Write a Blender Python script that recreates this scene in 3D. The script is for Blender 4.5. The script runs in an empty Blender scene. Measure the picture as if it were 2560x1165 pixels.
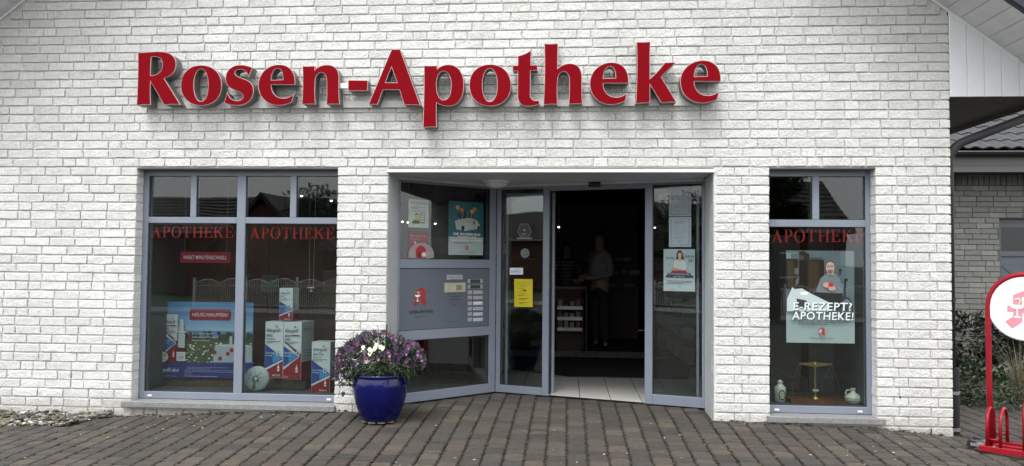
import bpy, math, random
from mathutils import Vector, Matrix
random.seed(11)
R = math.radians
sc = bpy.context.scene
col = sc.collection
# ------------------------------------------------------------------ camera
F = 1900.0; YAW, PIT, ROL = .07358151, .0353407, .00868907
CAM = Vector((0, -6.84633, 1.475155))
_f0 = Vector((-math.sin(YAW), math.cos(YAW), 0)); _r0 = Vector((math.cos(YAW), math.sin(YAW), 0)); _u0 = Vector((0, 0, 1))
_f = _f0*math.cos(PIT) + _u0*math.sin(PIT); _u = _u0*math.cos(PIT) - _f0*math.sin(PIT)
_r2 = _r0*math.cos(ROL) + _u*math.sin(ROL); _u2 = _u*math.cos(ROL) - _r0*math.sin(ROL)
cd = bpy.data.cameras.new('camera'); cam = bpy.data.objects.new('camera', cd); col.objects.link(cam)
m = Matrix.Identity(4)
for i in range(3):
    m[i][0] = _r2[i]; m[i][1] = _u2[i]; m[i][2] = -_f[i]; m[i][3] = CAM[i]
cam.matrix_world = m
cd.sensor_width = 36; cd.lens = 36*F/2560; cd.clip_start = .05; cd.clip_end = 1000
sc.camera = cam
# ------------------------------------------------------------------ world and light
w = bpy.data.worlds.new('World'); sc.world = w; w.use_nodes = True
nt = w.node_tree; bg = nt.nodes['Background']
SUN_EL, SUN_AZ = 62, 200       # azimuth of the sun, degrees from +Y clockwise
sk = nt.nodes.new('ShaderNodeTexSky'); sk.sky_type = 'NISHITA'; sk.sun_disc = False
sk.sun_elevation = R(SUN_EL); sk.sun_rotation = R(SUN_AZ); sk.air_density = 1.6; sk.dust_density = 5.0; sk.ozone_density = 1.0
hs = nt.nodes.new('ShaderNodeHueSaturation'); hs.inputs['Saturation'].default_value = .22
nt.links.new(sk.outputs[0], hs.inputs['Color'])
# closed cloud cover: an even grey veil with soft cloud structure mixed over the clear-sky model
tcw = nt.nodes.new('ShaderNodeTexCoord'); cn = nt.nodes.new('ShaderNodeTexNoise'); cn.inputs['Scale'].default_value = 2.2; cn.inputs['Detail'].default_value = 5
nt.links.new(tcw.outputs['Generated'], cn.inputs['Vector'])
cr = nt.nodes.new('ShaderNodeMapRange'); cr.inputs['From Min'].default_value = .3; cr.inputs['From Max'].default_value = .7; cr.inputs['To Min'].default_value = 7.4; cr.inputs['To Max'].default_value = 9.6
nt.links.new(cn.outputs['Fac'], cr.inputs['Value'])
cv = nt.nodes.new('ShaderNodeVectorMath'); cv.operation = 'SCALE'; cv.inputs[0].default_value = (.97, .985, 1.01); nt.links.new(cr.outputs[0], cv.inputs['Scale'])
cm = nt.nodes.new('ShaderNodeMix'); cm.data_type = 'RGBA'; cm.inputs[0].default_value = .72
nt.links.new(hs.outputs[0], cm.inputs[6]); nt.links.new(cv.outputs[0], cm.inputs[7]); nt.links.new(cm.outputs[2], bg.inputs[0])
bg.inputs[1].default_value = .15
sl = bpy.data.lights.new('sun', 'SUN'); sl.energy = 1.45; sl.angle = R(24); sl.color = (1, .975, .94)
so = bpy.data.objects.new('sun', sl); col.objects.link(so)
sd = Vector((math.sin(R(SUN_AZ))*math.cos(R(SUN_EL)), math.cos(R(SUN_AZ))*math.cos(R(SUN_EL)), math.sin(R(SUN_EL))))
so.rotation_euler = sd.to_track_quat('Z', 'Y').to_euler()
sc.view_settings.view_transform = 'Standard'; sc.view_settings.look = 'None'
sc.view_settings.exposure = 0.92; sc.view_settings.gamma = 1; sc.view_settings.use_curve_mapping = False
sc.render.engine = 'CYCLES'
sc.cycles.max_bounces = 8; sc.cycles.transparent_max_bounces = 16; sc.cycles.glossy_bounces = 4
sc.cycles.use_denoising = True
# ------------------------------------------------------------------ pixel rays and planes (photo is 2560 x 1165)
def ray(px, py): return _f + _r2*((px-1280)/F) + _u2*((582.5-py)/F)
class Fr:
    "a plane in the place: origin o, directions u (along) and v (up), n faces the viewer"
    def __init__(s, o, u, v=(0, 0, 1), n=None):
        s.o = Vector(o); s.u = Vector(u).normalized(); s.v = Vector(v).normalized()
        s.n = Vector(n).normalized() if n else s.u.cross(s.v)
    def at(s, a, b, d=0): return s.o + s.u*a + s.v*b + s.n*d
    def px(s, x, y, d=0):
        r = ray(x, y); o = s.o + s.n*d
        t = (o-CAM).dot(s.n)/r.dot(s.n); q = CAM + r*t - s.o
        return q.dot(s.u), q.dot(s.v)
    def sub(s, a, b, d=0, rot=0):
        c, q = math.cos(rot), math.sin(rot)
        return Fr(s.at(a, b, d), s.u*c+s.v*q, s.v*c-s.u*q, s.n)
def PL(Y): return Fr((0, Y, 0), (1, 0, 0))
def P(x, y, Y): return PL(Y).px(x, y)
# ------------------------------------------------------------------ ground height
GX = [(-12, -.06), (-4.5, -.025), (-4.05, 0), (-2.05, .085), (-1.6, .088), (1.25, .086), (1.45, .08), (2.72, .045), (3.3, -.002), (5, -.03), (12, -.06)]
def g(x, y):
    b = GX[-1][1]
    if x <= GX[0][0]: b = GX[0][1]
    else:
        for (a, p), (c, q) in zip(GX, GX[1:]):
            if a <= x <= c: b = p+(q-p)*(x-a)/(c-a); break
    if y < 0:
        k = max(0, 1+y/3.0); b = b*k + (-.03)*(1-k)
        b += .012*y if y > -4 else -.048
    return b
def G(px, py):
    r = ray(px, py); lo, hi = 1.0, 60.0
    for _ in range(50):
        mid = (lo+hi)/2; q = CAM+r*mid
        if q.z > g(q.x, q.y): lo = mid
        else: hi = mid
    q = CAM+r*lo; return Vector((q.x, q.y, g(q.x, q.y)))
# ------------------------------------------------------------------ materials
def lin(c):
    if isinstance(c, str):
        c = c.lstrip('#'); c = [int(c[i:i+2], 16)/255 for i in (0, 2, 4)]
        c = [v/12.92 if v <= .04045 else ((v+.055)/1.055)**2.4 for v in c]
    return (c[0], c[1], c[2], 1)
MATS = {}
def mat(name, c, rough=.6, metal=0, amt=.12, scale=8, bump=0, bscale=60, bdist=.002, attr=False, spec=.5, coat=0, emis=0, aniso=None, speck=None):
    if name in MATS: return MATS[name]
    M = bpy.data.materials.new(name); M.use_nodes = True; N = M.node_tree.nodes; L = M.node_tree.links
    b = N['Principled BSDF']; geo = N.new('ShaderNodeNewGeometry')
    c = lin(c)
    n1 = N.new('ShaderNodeTexNoise'); n1.inputs['Scale'].default_value = scale; n1.inputs['Detail'].default_value = 6; n1.inputs['Roughness'].default_value = .62
    L.new(geo.outputs['Position'], n1.inputs['Vector'])
    mr = N.new('ShaderNodeMapRange'); mr.inputs['From Min'].default_value = .3; mr.inputs['From Max'].default_value = .7
    mr.inputs['To Min'].default_value = 1-amt; mr.inputs['To Max'].default_value = 1+amt
    L.new(n1.outputs['Fac'], mr.inputs['Value'])
    vm = N.new('ShaderNodeVectorMath'); vm.operation = 'SCALE'
    if attr:
        at = N.new('ShaderNodeAttribute'); at.attribute_name = 'Col'; L.new(at.outputs['Color'], vm.inputs[0])
    else: vm.inputs[0].default_value = c[:3]
    L.new(mr.outputs[0], vm.inputs['Scale'])
    out = vm.outputs[0]
    if speck:
        v = N.new('ShaderNodeTexVoronoi'); v.inputs['Scale'].default_value = speck[0]; L.new(geo.outputs['Position'], v.inputs['Vector'])
        cr = N.new('ShaderNodeMapRange'); L.new(v.outputs['Color'], cr.inputs['Value']); cr.inputs['To Min'].default_value = speck[1]; cr.inputs['To Max'].default_value = speck[2]
        v2 = N.new('ShaderNodeVectorMath'); v2.operation = 'SCALE'; L.new(out, v2.inputs[0]); L.new(cr.outputs[0], v2.inputs['Scale']); out = v2.outputs[0]
    L.new(out, b.inputs['Base Color'])
    b.inputs['Roughness'].default_value = rough; b.inputs['Metallic'].default_value = metal
    b.inputs['Specular IOR Level'].default_value = spec; b.inputs['Coat Weight'].default_value = coat
    if emis: b.inputs['Emission Color'].default_value = c; b.inputs['Emission Strength'].default_value = emis
    if bump:
        n2 = N.new('ShaderNodeTexNoise'); n2.inputs['Scale'].default_value = bscale; n2.inputs['Detail'].default_value = 5
        if aniso:
            mp = N.new('ShaderNodeMapping'); mp.inputs['Scale'].default_value = aniso; mp.inputs['Rotation'].default_value = (0, R(38), 0)
            L.new(geo.outputs['Position'], mp.inputs['Vector']); L.new(mp.outputs[0], n2.inputs['Vector'])
        else: L.new(geo.outputs['Position'], n2.inputs['Vector'])
        bp = N.new('ShaderNodeBump'); bp.inputs['Strength'].default_value = bump; bp.inputs['Distance'].default_value = bdist
        L.new(n2.outputs['Fac'], bp.inputs['Height']); L.new(bp.outputs[0], b.inputs['Normal'])
    MATS[name] = M; return M
def brick_mat(name, c, bstr=1.0, dirt=True):
    M = bpy.data.materials.new(name); M.use_nodes = True; N = M.node_tree.nodes; L = M.node_tree.links
    b = N['Principled BSDF']; geo = N.new('ShaderNodeNewGeometry'); c = lin(c)
    def noise(sc_, det, vec, rgh=.6):
        n = N.new('ShaderNodeTexNoise'); n.inputs['Scale'].default_value = sc_; n.inputs['Detail'].default_value = det; n.inputs['Roughness'].default_value = rgh
        L.new(vec, n.inputs['Vector']); return n.outputs['Fac']
    def rng(v, a, b_, c_, d):
        r = N.new('ShaderNodeMapRange'); L.new(v, r.inputs['Value'])
        for k, q in zip(('From Min', 'From Max', 'To Min', 'To Max'), (a, b_, c_, d)): r.inputs[k].default_value = q
        return r.outputs[0]
    def mth(op, a, b_):
        r = N.new('ShaderNodeMath'); r.operation = op
        for i, q in enumerate((a, b_)):
            if isinstance(q, (int, float)): r.inputs[i].default_value = q
            else: L.new(q, r.inputs[i])
        return r.outputs[0]
    pos = geo.outputs['Position']
    at = N.new('ShaderNodeAttribute'); at.attribute_name = 'Col'
    tone = mth('MULTIPLY', rng(noise(1.3, 4, pos), .3, .7, .90, 1.04), rng(noise(26, 6, pos, .7), .3, .7, .90, 1.06))
    # old grime streaks, washed down the wall
    mp = N.new('ShaderNodeMapping'); mp.inputs['Scale'].default_value = (7, 7, .5); L.new(pos, mp.inputs['Vector'])
    tone = mth('MULTIPLY', tone, rng(noise(1.0, 5, mp.outputs[0]), .50, .80, 1.0, .90))
    vm = N.new('ShaderNodeVectorMath'); vm.operation = 'SCALE'; L.new(at.outputs['Color'], vm.inputs[0]); L.new(tone, vm.inputs['Scale'])
    out = vm.outputs[0]
    if dirt:
        sx = N.new('ShaderNodeSeparateXYZ'); L.new(pos, sx.inputs[0])
        h = mth('ADD', sx.outputs['Z'], mth('MULTIPLY', noise(9, 4, pos), .12))
        fac = rng(h, .06, .28, .55, 0)
        mx = N.new('ShaderNodeMix'); mx.data_type = 'RGBA'; L.new(fac, mx.inputs[0]); L.new(out, mx.inputs[6]); mx.inputs[7].default_value = (.33, .29, .25, 1); out = mx.outputs[2]
    L.new(out, b.inputs['Base Color']); b.inputs['Roughness'].default_value = .85; b.inputs['Specular IOR Level'].default_value = .25
    mp2 = N.new('ShaderNodeMapping'); mp2.inputs['Rotation'].default_value = (0, R(35), 0); mp2.inputs['Scale'].default_value = (88, 44, 36); L.new(pos, mp2.inputs['Vector'])
    hgt = mth('ADD', mth('MULTIPLY', noise(1.0, 3, mp2.outputs[0]), 1.0), mth('MULTIPLY', noise(60, 6, pos, .75), 1.0))
    bp = N.new('ShaderNodeBump'); bp.inputs['Strength'].default_value = bstr; bp.inputs['Distance'].default_value = .016
    L.new(hgt, bp.inputs['Height']); L.new(bp.outputs[0], b.inputs['Normal'])
    MATS[name] = M; return M
def glass_mat(name, base=.05, tint=(.80, .84, .83)):
    M = bpy.data.materials.new(name); M.use_nodes = True; N = M.node_tree.nodes; L = M.node_tree.links
    N.remove(N['Principled BSDF']); o = N['Material Output']
    lw = N.new('ShaderNodeLayerWeight'); lw.inputs['Blend'].default_value = .5
    pw = N.new('ShaderNodeMath'); pw.operation = 'POWER'; L.new(lw.outputs['Facing'], pw.inputs[0]); pw.inputs[1].default_value = 4
    ma = N.new('ShaderNodeMath'); ma.operation = 'MULTIPLY_ADD'; L.new(pw.outputs[0], ma.inputs[0]); ma.inputs[1].default_value = .9; ma.inputs[2].default_value = base
    tr = N.new('ShaderNodeBsdfTransparent'); tr.inputs[0].default_value = (*tint, 1)
    gl = N.new('ShaderNodeBsdfGlossy'); gl.inputs['Roughness'].default_value = .0
    geo = N.new('ShaderNodeNewGeometry'); n = N.new('ShaderNodeTexNoise'); n.inputs['Scale'].default_value = 1.7; n.inputs['Detail'].default_value = 1
    L.new(geo.outputs['Position'], n.inputs['Vector']); bp = N.new('ShaderNodeBump'); bp.inputs['Distance'].default_value = .004; bp.inputs['Strength'].default_value = .25
    L.new(n.outputs['Fac'], bp.inputs['Height']); L.new(bp.outputs[0], gl.inputs['Normal'])
    mx = N.new('ShaderNodeMixShader'); L.new(ma.outputs[0], mx.inputs[0]); L.new(tr.outputs[0], mx.inputs[1]); L.new(gl.outputs[0], mx.inputs[2])
    L.new(mx.outputs[0], o.inputs['Surface']); MATS[name] = M; return M
BR = brick_mat('white_brick', (.74, .75, .75))
BR2 = brick_mat('rear_brick', (.5, .5, .48), .5, False)
MORT = mat('mortar', (.62, .62, .60), .9, amt=.12, scale=12, bump=.6, bscale=120, bdist=.003)
MORT2 = mat('rear_mortar', (.07, .07, .065), .9, amt=.15)  # mortar darkened: shade of the side passage put into its colour
FRAME = mat('frame_blue_grey', (.188, .214, .264), .38, amt=.05, scale=5, bump=.05, bscale=500, bdist=.001)
FRAMED = mat('frame_gasket', (.02, .022, .025), .6)
PANELM = mat('panel_blue_grey', (.098, .115, .145), .42, amt=.05, scale=3)
WHITEM = mat('white_metal', (.78, .79, .80), .35, amt=.05)
JAMB = mat('jamb_grey', (.52, .54, .55), .5, amt=.08, scale=4)
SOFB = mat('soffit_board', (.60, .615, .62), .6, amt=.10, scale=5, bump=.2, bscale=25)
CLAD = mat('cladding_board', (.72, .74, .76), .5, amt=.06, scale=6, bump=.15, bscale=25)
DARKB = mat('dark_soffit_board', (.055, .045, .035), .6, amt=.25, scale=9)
NAVY = mat('dark_roof_tile', (.012, .017, .035), .5, amt=.3, scale=12, bump=.4)
TILE = mat('grey_roof_tile', (.030, .032, .037), .75, amt=.3, scale=14, bump=.5, bscale=40)
GRAN = mat('granite', (.20, .20, .20), .5, amt=.2, scale=60, speck=(260, .35, 1.7))
GLASS = glass_mat('window_glass', .054)
RED = mat('sign_red', (.185, .0012, .006), .6, amt=.10, scale=3, spec=.05)
RIM = mat('sign_rim', (.62, .44, .43), .5)
LMET = mat('letter_side_metal', (.15, .147, .14), .45, metal=.25, amt=.22, scale=14)
RAILM = mat('sign_rail', (.62, .62, .60), .4, amt=.1)
BLACK = mat('black_plastic', (.012, .012, .013), .5)
PIPE = mat('downpipe_dark', (.018, .019, .018), .65, amt=.25, scale=8)
STEEL = mat('galvanised_steel', (.42, .43, .44), .35, metal=.8, amt=.15)
PRINT = mat('print', (1, 1, 1), .45, attr=True, amt=.05, scale=10)
PAVE = mat('paver', (1, 1, 1), .8, attr=True, amt=.25, scale=22, bump=.5, bscale=160, bdist=.003, speck=(420, .72, 1.25))
JOINTM = mat('joint_soil', (.034, .032, .020), .95, amt=.6, scale=6)
WOODD = mat('dark_wood_board', (.06, .03, .016), .5, amt=.35, scale=3, aniso=(1, 1, .1), bump=.1)
WOOD = mat('plinth_wood', (.16, .12, .08), .6, amt=.3, scale=10)
NICHE = mat('niche_grey', (.085, .09, .09), .7, amt=.1)
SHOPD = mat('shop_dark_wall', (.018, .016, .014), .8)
FTILE = mat('floor_tile', (.50, .49, .46), .35, amt=.06, scale=5)
GROUT = mat('floor_grout', (.03, .03, .028), .9)
MATM = mat('entrance_mat', (.012, .012, .013), .95, bump=.5, bscale=300)
REDP = mat('red_powder_coat', (.27, .006, .014), .35, amt=.18, scale=14, spec=.3)
POTM = mat('cobalt_glaze', (.001, .002, .06), .2, amt=.4, scale=5, spec=.35, coat=.25, bump=.12, bscale=12, bdist=.004)
LEAF = mat('pansy_leaf', (.045, .085, .03), .5, amt=.45, scale=25, attr=False)
VIO = mat('petal', (1, 1, 1), .55, attr=True, amt=.2, scale=60)
LAMPW = mat('opal_glass', (.7, .7, .68), .25)
BULB = mat('lit_bulb', (1, .92, .78), .4, emis=7)
HEDGE = mat('laurel_leaf', (.030, .05, .024), .4, amt=.5, scale=9, attr=False)
BARK = mat('bark', (.06, .05, .04), .9, bump=.5)
BRASS = mat('brass', (.55, .40, .14), .3, metal=.9)
CERA = mat('cream_ceramic', (.62, .62, .54), .2, amt=.06)
def setalpha(): pass
# ------------------------------------------------------------------ mesh builder and object tree
class MB:
    def __init__(s): s.v = []; s.f = []; s.c = []; s.mi = []
    def add(s, vs, fs, c=(1, 1, 1), mi=0):
        o = len(s.v); s.v += [tuple(p) for p in vs]
        for f in fs: s.f.append(tuple(i+o for i in f)); s.c.append(c); s.mi.append(mi)
        return s
    def box(s, x0, x1, y0, y1, z0, z1, c=(1, 1, 1), mi=0):
        vs = [(x0, y0, z0), (x1, y0, z0), (x1, y1, z0), (x0, y1, z0), (x0, y0, z1), (x1, y0, z1), (x1, y1, z1), (x0, y1, z1)]
        return s.add(vs, [(0, 3, 2, 1), (4, 5, 6, 7), (0, 1, 5, 4), (1, 2, 6, 5), (2, 3, 7, 6), (3, 0, 4, 7)], c, mi)
    def fbox(s, fr, a0, a1, b0, b1, d0, d1, c=(1, 1, 1), mi=0, bev=0):
        "box in a frame: a along u, b along v, d along n (towards the viewer)"
        if bev:
            e = bev
            vs = [fr.at(a, b, d0) for a, b in ((a0, b0), (a1, b0), (a1, b1), (a0, b1))] + [fr.at(a, b, d1-e) for a, b in ((a0, b0), (a1, b0), (a1, b1), (a0, b1))] + [fr.at(a, b, d1) for a, b in ((a0+e, b0+e), (a1-e, b0+e), (a1-e, b1-e), (a0+e, b1-e))]
            fs = [(3, 2, 1, 0), (8, 9, 10, 11)]
            for i in range(4):
                j = (i+1) % 4; fs += [(i, j, j+4, i+4), (i+4, j+4, j+8, i+8)]
            return s.add(vs, fs, c, mi)
        vs = [fr.at(a, b, d) for d in (d0, d1) for a, b in ((a0, b0), (a1, b0), (a1, b1), (a0, b1))]
        return s.add(vs, [(3, 2, 1, 0), (4, 5, 6, 7), (0, 1, 5, 4), (1, 2, 6, 5), (2, 3, 7, 6), (3, 0, 4, 7)], c, mi)
    def prism(s, fr, pts, d0, d1, c=(1, 1, 1), mi=0):
        n = len(pts); vs = [fr.at(a, b, d0) for a, b in pts]+[fr.at(a, b, d1) for a, b in pts]
        fs = [tuple(range(n-1, -1, -1)), tuple(range(n, 2*n))]+[(i, (i+1) % n, (i+1) % n+n, i+n) for i in range(n)]
        return s.add(vs, fs, c, mi)
    def tube(s, pts, r, n=10, c=(1, 1, 1), mi=0, closed=False, cap=True):
        pts = [Vector(p) for p in pts]; rs = r if isinstance(r, (list, tuple)) else [r]*len(pts)
        N_ = len(pts); vs = []; prev = None
        for i, p in enumerate(pts):
            if closed: t = pts[(i+1) % N_]-pts[i-1]
            else: t = pts[min(i+1, N_-1)]-pts[max(i-1, 0)]
            t.normalize()
            if prev is None:
                a = t.cross(Vector((0, 0, 1)))
                if a.length < .1: a = t.cross(Vector((1, 0, 0)))
                a.normalize()
            else: a = (prev - t*prev.dot(t)).normalized()
            b = t.cross(a); prev = a
            for k in range(n):
                q = 2*math.pi*k/n; vs.append(p+(a*math.cos(q)+b*math.sin(q))*rs[i])
        fs = []
        for i in range(N_ if closed else N_-1):
            j = (i+1) % N_
            for k in range(n): fs.append((i*n+k, i*n+(k+1) % n, j*n+(k+1) % n, j*n+k))
        if cap and not closed: fs += [tuple(range(n-1, -1, -1)), tuple(range((N_-1)*n, N_*n))]
        return s.add(vs, fs, c, mi)
    def lathe(s, ctr, prof, n=24, c=(1, 1, 1), mi=0, fr=None):
        ctr = Vector(ctr); vs = []
        for r, z in prof:
            for k in range(n):
                q = 2*math.pi*k/n
                if fr is None: vs.append(ctr+Vector((r*math.cos(q), r*math.sin(q), z)))
                else: vs.append(ctr+fr.u*(r*math.cos(q))+fr.v*(r*math.sin(q))+fr.n*z)
        fs = []
        for i in range(len(prof)-1):
            for k in range(n): fs.append((i*n+k, i*n+(k+1) % n, (i+1)*n+(k+1) % n, (i+1)*n+k))
        if prof[0][0] > 0: fs.append(tuple(range(n-1, -1, -1)))
        if prof[-1][0] > 0: fs.append(tuple(range((len(prof)-1)*n, len(prof)*n)))
        return s.add(vs, fs, c, mi)
    def mesh(s, name, mats, smooth=False):
        me = bpy.data.meshes.new(name); me.from_pydata(s.v, [], s.f)
        for q in (mats if isinstance(mats, (list, tuple)) else [mats]): me.materials.append(q)
        if any(s.mi): me.polygons.foreach_set('material_index', s.mi)
        at = me.color_attributes.new('Col', 'FLOAT_COLOR', 'CORNER')
        buf = []
        for p, c in zip(me.polygons, s.c): buf += [c[0], c[1], c[2], 1]*p.loop_total
        at.data.foreach_set('color', buf)
        if smooth: me.shade_smooth() if hasattr(me, 'shade_smooth') else me.polygons.foreach_set('use_smooth', [True]*len(me.polygons))
        me.update(); return me
    def build(s, name, mats, parent=None, smooth=False, **k):
        return link(name, s.mesh(name, mats, smooth), parent, **k)
def tag(o, label=None, cat=None, group=None, kind=None):
    if label: o['label'] = label
    if cat: o['category'] = cat
    if group: o['group'] = group
    if kind: o['kind'] = kind
    return o
def link(name, data, parent=None, loc=None, rot=None, scl=None, **k):
    o = bpy.data.objects.new(name, data); col.objects.link(o)
    if parent is not None:
        o.parent = parent
        if parent.parent is None: o.matrix_parent_inverse = parent.matrix_basis.inverted()
    if loc is not None: o.location = loc
    if rot is not None: o.rotation_euler = rot
    if scl is not None: o.scale = scl
    return tag(o, **k)
def thing(name, loc, label, cat, group=None, kind=None):
    o = bpy.data.objects.new(name, None); o.empty_display_size = .1; col.objects.link(o); o.location = loc
    return tag(o, label, cat, group, kind)
# ------------------------------------------------------------------ flat prints
FONTC = {}
def glyphs(txt, bold=0, shear=0):
    bold = min(bold, .03)*.45; k = (txt, bold, shear)
    if k not in FONTC:
        cu = bpy.data.curves.new('t', 'FONT'); cu.body = txt; cu.offset = bold; cu.shear = shear; cu.resolution_u = 2; cu.space_character = 1.06
        o = bpy.data.objects.new('t', cu); me = o.to_mesh()
        vs = [(v.co.x, v.co.y) for v in me.vertices]; fs = [tuple(p.vertices) for p in me.polygons]
        o.to_mesh_clear(); bpy.data.objects.remove(o); bpy.data.curves.remove(cu); FONTC[k] = (vs, fs)
    return FONTC[k]
class Print(MB):
    "flat print: layers a fraction of a millimetre apart on a frame"
    def __init__(s, fr, d=.0006, step=.0005): super().__init__(); s.fr = fr; s.d = d; s.step = step
    def poly(s, pts, c):
        s.add([s.fr.at(a, b, s.d) for a, b in pts], [tuple(range(len(pts)))], lin(c)[:3]); s.d += s.step; return s
    def rect(s, a0, b0, a1, b1, c): return s.poly([(a0, b0), (a1, b0), (a1, b1), (a0, b1)], c)
    def ell(s, a, b, ra, rb, c, n=20): return s.poly([(a+ra*math.cos(2*math.pi*k/n), b+rb*math.sin(2*math.pi*k/n)) for k in range(n)], c)
    def dashes(s, a0, a1, b, n, dy, h, c):
        rr = random.Random(int(a0*1e5)+n)
        for i in range(n):
            x = a0
            e = a1 if i < n-1 else a0+(a1-a0)*rr.uniform(.4, .9)
            while x < e:
                wd = rr.uniform(.03, .12)*(a1-a0); x2 = min(x+wd, e)
                s.add([s.fr.at(p, q, s.d) for p, q in ((x, b-i*dy-h), (x2, b-i*dy-h), (x2, b-i*dy), (x, b-i*dy))], [(0, 1, 2, 3)], lin(c)[:3]); x = x2+.012*(a1-a0)
        s.d += s.step; return s
    def text(s, t, a, b, h, c, w=None, bold=0, shear=0, al='L'):
        "h = cap height; w = exact width"
        vs, fs = glyphs(t, bold, shear)
        if not vs: return s
        x0 = min(v[0] for v in vs); x1 = max(v[0] for v in vs); sy = h/.72; sx = (w/(x1-x0)) if w else sy
        off = {'L': 0, 'C': -(x1-x0)*sx/2, 'R': -(x1-x0)*sx}[al]
        s.add([s.fr.at(a+off+(x-x0)*sx, b+y*sy, s.d) for x, y in vs], fs, lin(c)[:3]); s.d += s.step; return s
    def put(s, parent, name='print'): return s.build(name, PRINT, parent)
LOGO = [(.20, .84), (.58, 1), (.90, .86), (.90, .30), (1, .14), (.80, 0), (.58, .18), (.58, .40), (.42, .40), (.42, .18), (.17, 0), (0, .16), (.2, .30), (.2, .42), (.05, .42), (.05, .57), (.2, .57)]
def logo(pr, a, b, s_, c, bgc, cup='#e8e8e6'):
    sc_ = lambda L_: [(a+x*s_*.86, b+y*s_) for x, y in L_]
    # the gothic A as a few butting pieces
    for L_ in ([(.20, .57), (.20, .84), (.58, 1), (.90, .86), (.90, .80), (.2, .80)], [(.2, .40), (.2, .80), (.42, .80), (.42, .40)], [(.58, .40), (.58, .80), (.90, .80), (.90, .40)],
               [(.42, .40), (.42, .55), (.58, .55), (.58, .40)], [(.05, .42), (.05, .57), (.2, .57), (.2, .42)], [(.2, .40), (.42, .40), (.42, .18), (.17, 0), (0, .16), (.2, .30)], [(.58, .40), (.90, .40), (.90, .30), (1, .14), (.80, 0), (.58, .18)]):
        pr.poly(sc_(L_), c)
    n = 8
    pr.poly(sc_([(.30+.20*math.cos(math.pi+math.pi*k/n), .60+.12*math.sin(math.pi+math.pi*k/n)) for k in range(n+1)]), cup)
    pr.poly(sc_([(.28, .30), (.32, .30), (.32, .50), (.28, .50)]), cup); pr.poly(sc_([(.20, .26), (.40, .26), (.36, .31), (.24, .31)]), cup)
    pr.poly(sc_([(.36, .62), (.40, .72), (.34, .78), (.24, .74), (.24, .71), (.33, .74), (.37, .70), (.33, .62)]), cup)
# ------------------------------------------------------------------ curves with holes (letters)
def bez(p0, p1, p2, p3, n=9):
    return [tuple((1-t)**3*p0[i]+3*(1-t)**2*t*p1[i]+3*(1-t)*t*t*p2[i]+t**3*p3[i] for i in (0, 1)) for t in [k/n for k in range(1, n+1)]]
def path(d):
    T = d.replace(',', ' ').split(); i = 0; out = []; cur = None; cmd = None; start = None
    def rd(n):
        nonlocal i
        v = [float(x) for x in T[i:i+n]]; i += n; return v
    pts = []
    while i < len(T):
        if T[i] in 'MLCZ':
            cmd = T[i]; i += 1
            if cmd == 'Z': out.append(pts); pts = []; continue
        if cmd == 'M': pts = [tuple(rd(2))]; cmd = 'L'
        elif cmd == 'L': pts.append(tuple(rd(2)))
        elif cmd == 'C': a = rd(6); pts += bez(pts[-1], a[:2], a[2:4], a[4:6])
    if pts: out.append(pts)
    return out
def oval(cx, cy, rx, ry, n=40, e=2.15):
    o = []
    for k in range(n):
        q = 2*math.pi*k/n; c, s_ = math.cos(q), math.sin(q)
        o.append((cx+rx*math.copysign(abs(c)**(2/e), c), cy+ry*math.copysign(abs(s_)**(2/e), s_)))
    return o
def curve_mesh(name, loops, depth, mats, offset=0, fr=None, d=0):
    "loops in frame coordinates -> solid mesh in world coordinates, front face at distance d"
    cu = bpy.data.curves.new('c', 'CURVE'); cu.dimensions = '2D'; cu.fill_mode = 'BOTH'; cu.extrude = depth/2; cu.offset = offset
    for L_ in loops:
        sp = cu.splines.new('POLY'); sp.points.add(len(L_)-1); sp.use_cyclic_u = True
        for p, q in zip(sp.points, L_): p.co = (q[0], q[1], 0, 1)
    o = bpy.data.objects.new('c', cu); me0 = o.to_mesh()
    mb = MB(); mb.add([fr.at(v.co.x, v.co.y, d-depth/2+v.co.z) for v in me0.vertices], [tuple(p.vertices) for p in me0.polygons])
    o.to_mesh_clear(); bpy.data.objects.remove(o); bpy.data.curves.remove(cu)
    return mb.mesh(name, mats)
# ================================================================== STRUCTURE
AX, AZ, SLP = -1.109, 7.06, .762
ZT, CP = 2.3167, .08333
WL, WR = -6.2, 3.31            # the wall stretches a little beyond the left eave
def gline(z): h = (AZ-z)/SLP; return AX-h, AX+h
# ground far sheet
gm = MB(); NXG = 30
gm.add([(-300, -300, -.16), (300, -300, -.16), (300, 300, -.16), (-300, 300, -.16)], [(0, 1, 2, 3)])
gm.build('ground', mat('asphalt', (.05, .05, .052), .9, amt=.3, scale=2, bump=.3, bscale=80), kind='structure')
# base of the paving, follows the falls of the forecourt
def sheet(xs, ys, dz):
    mb = MB(); nx, ny = len(xs), len(ys)
    vs = [(x, y, g(x, y)+dz) for y in ys for x in xs]
    mb.add(vs, [(j*nx+i, j*nx+i+1, (j+1)*nx+i+1, (j+1)*nx+i) for j in range(ny-1) for i in range(nx-1)]); return mb
fr_ = lambda a, b, n: [a+(b-a)*i/n for i in range(n+1)]
paving = sheet(fr_(-12, 12, 96), fr_(-10, 6.0, 64), -.020).build('paving', JOINTM, kind='structure')
# frames of the entrance bay
A_ = Vector((-1.63, .36, 0)); B_ = Vector((-.757, 1.18, 0)); C_ = Vector((1.303, .52, 0))
FL = Fr(A_, B_-A_); FRt = Fr(B_, C_-B_)
LLEN, RLEN = (B_-A_).length, (C_-B_).length
def ybay(x): return A_.y+(B_.y-A_.y)*(x-A_.x)/(B_.x-A_.x) if x < B_.x else B_.y+(C_.y-B_.y)*(x-B_.x)/(C_.x-B_.x)
OP1 = (-4.045, -2.115); OP2 = (-1.650, 1.291); OP3 = (1.768, 2.680)
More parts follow.
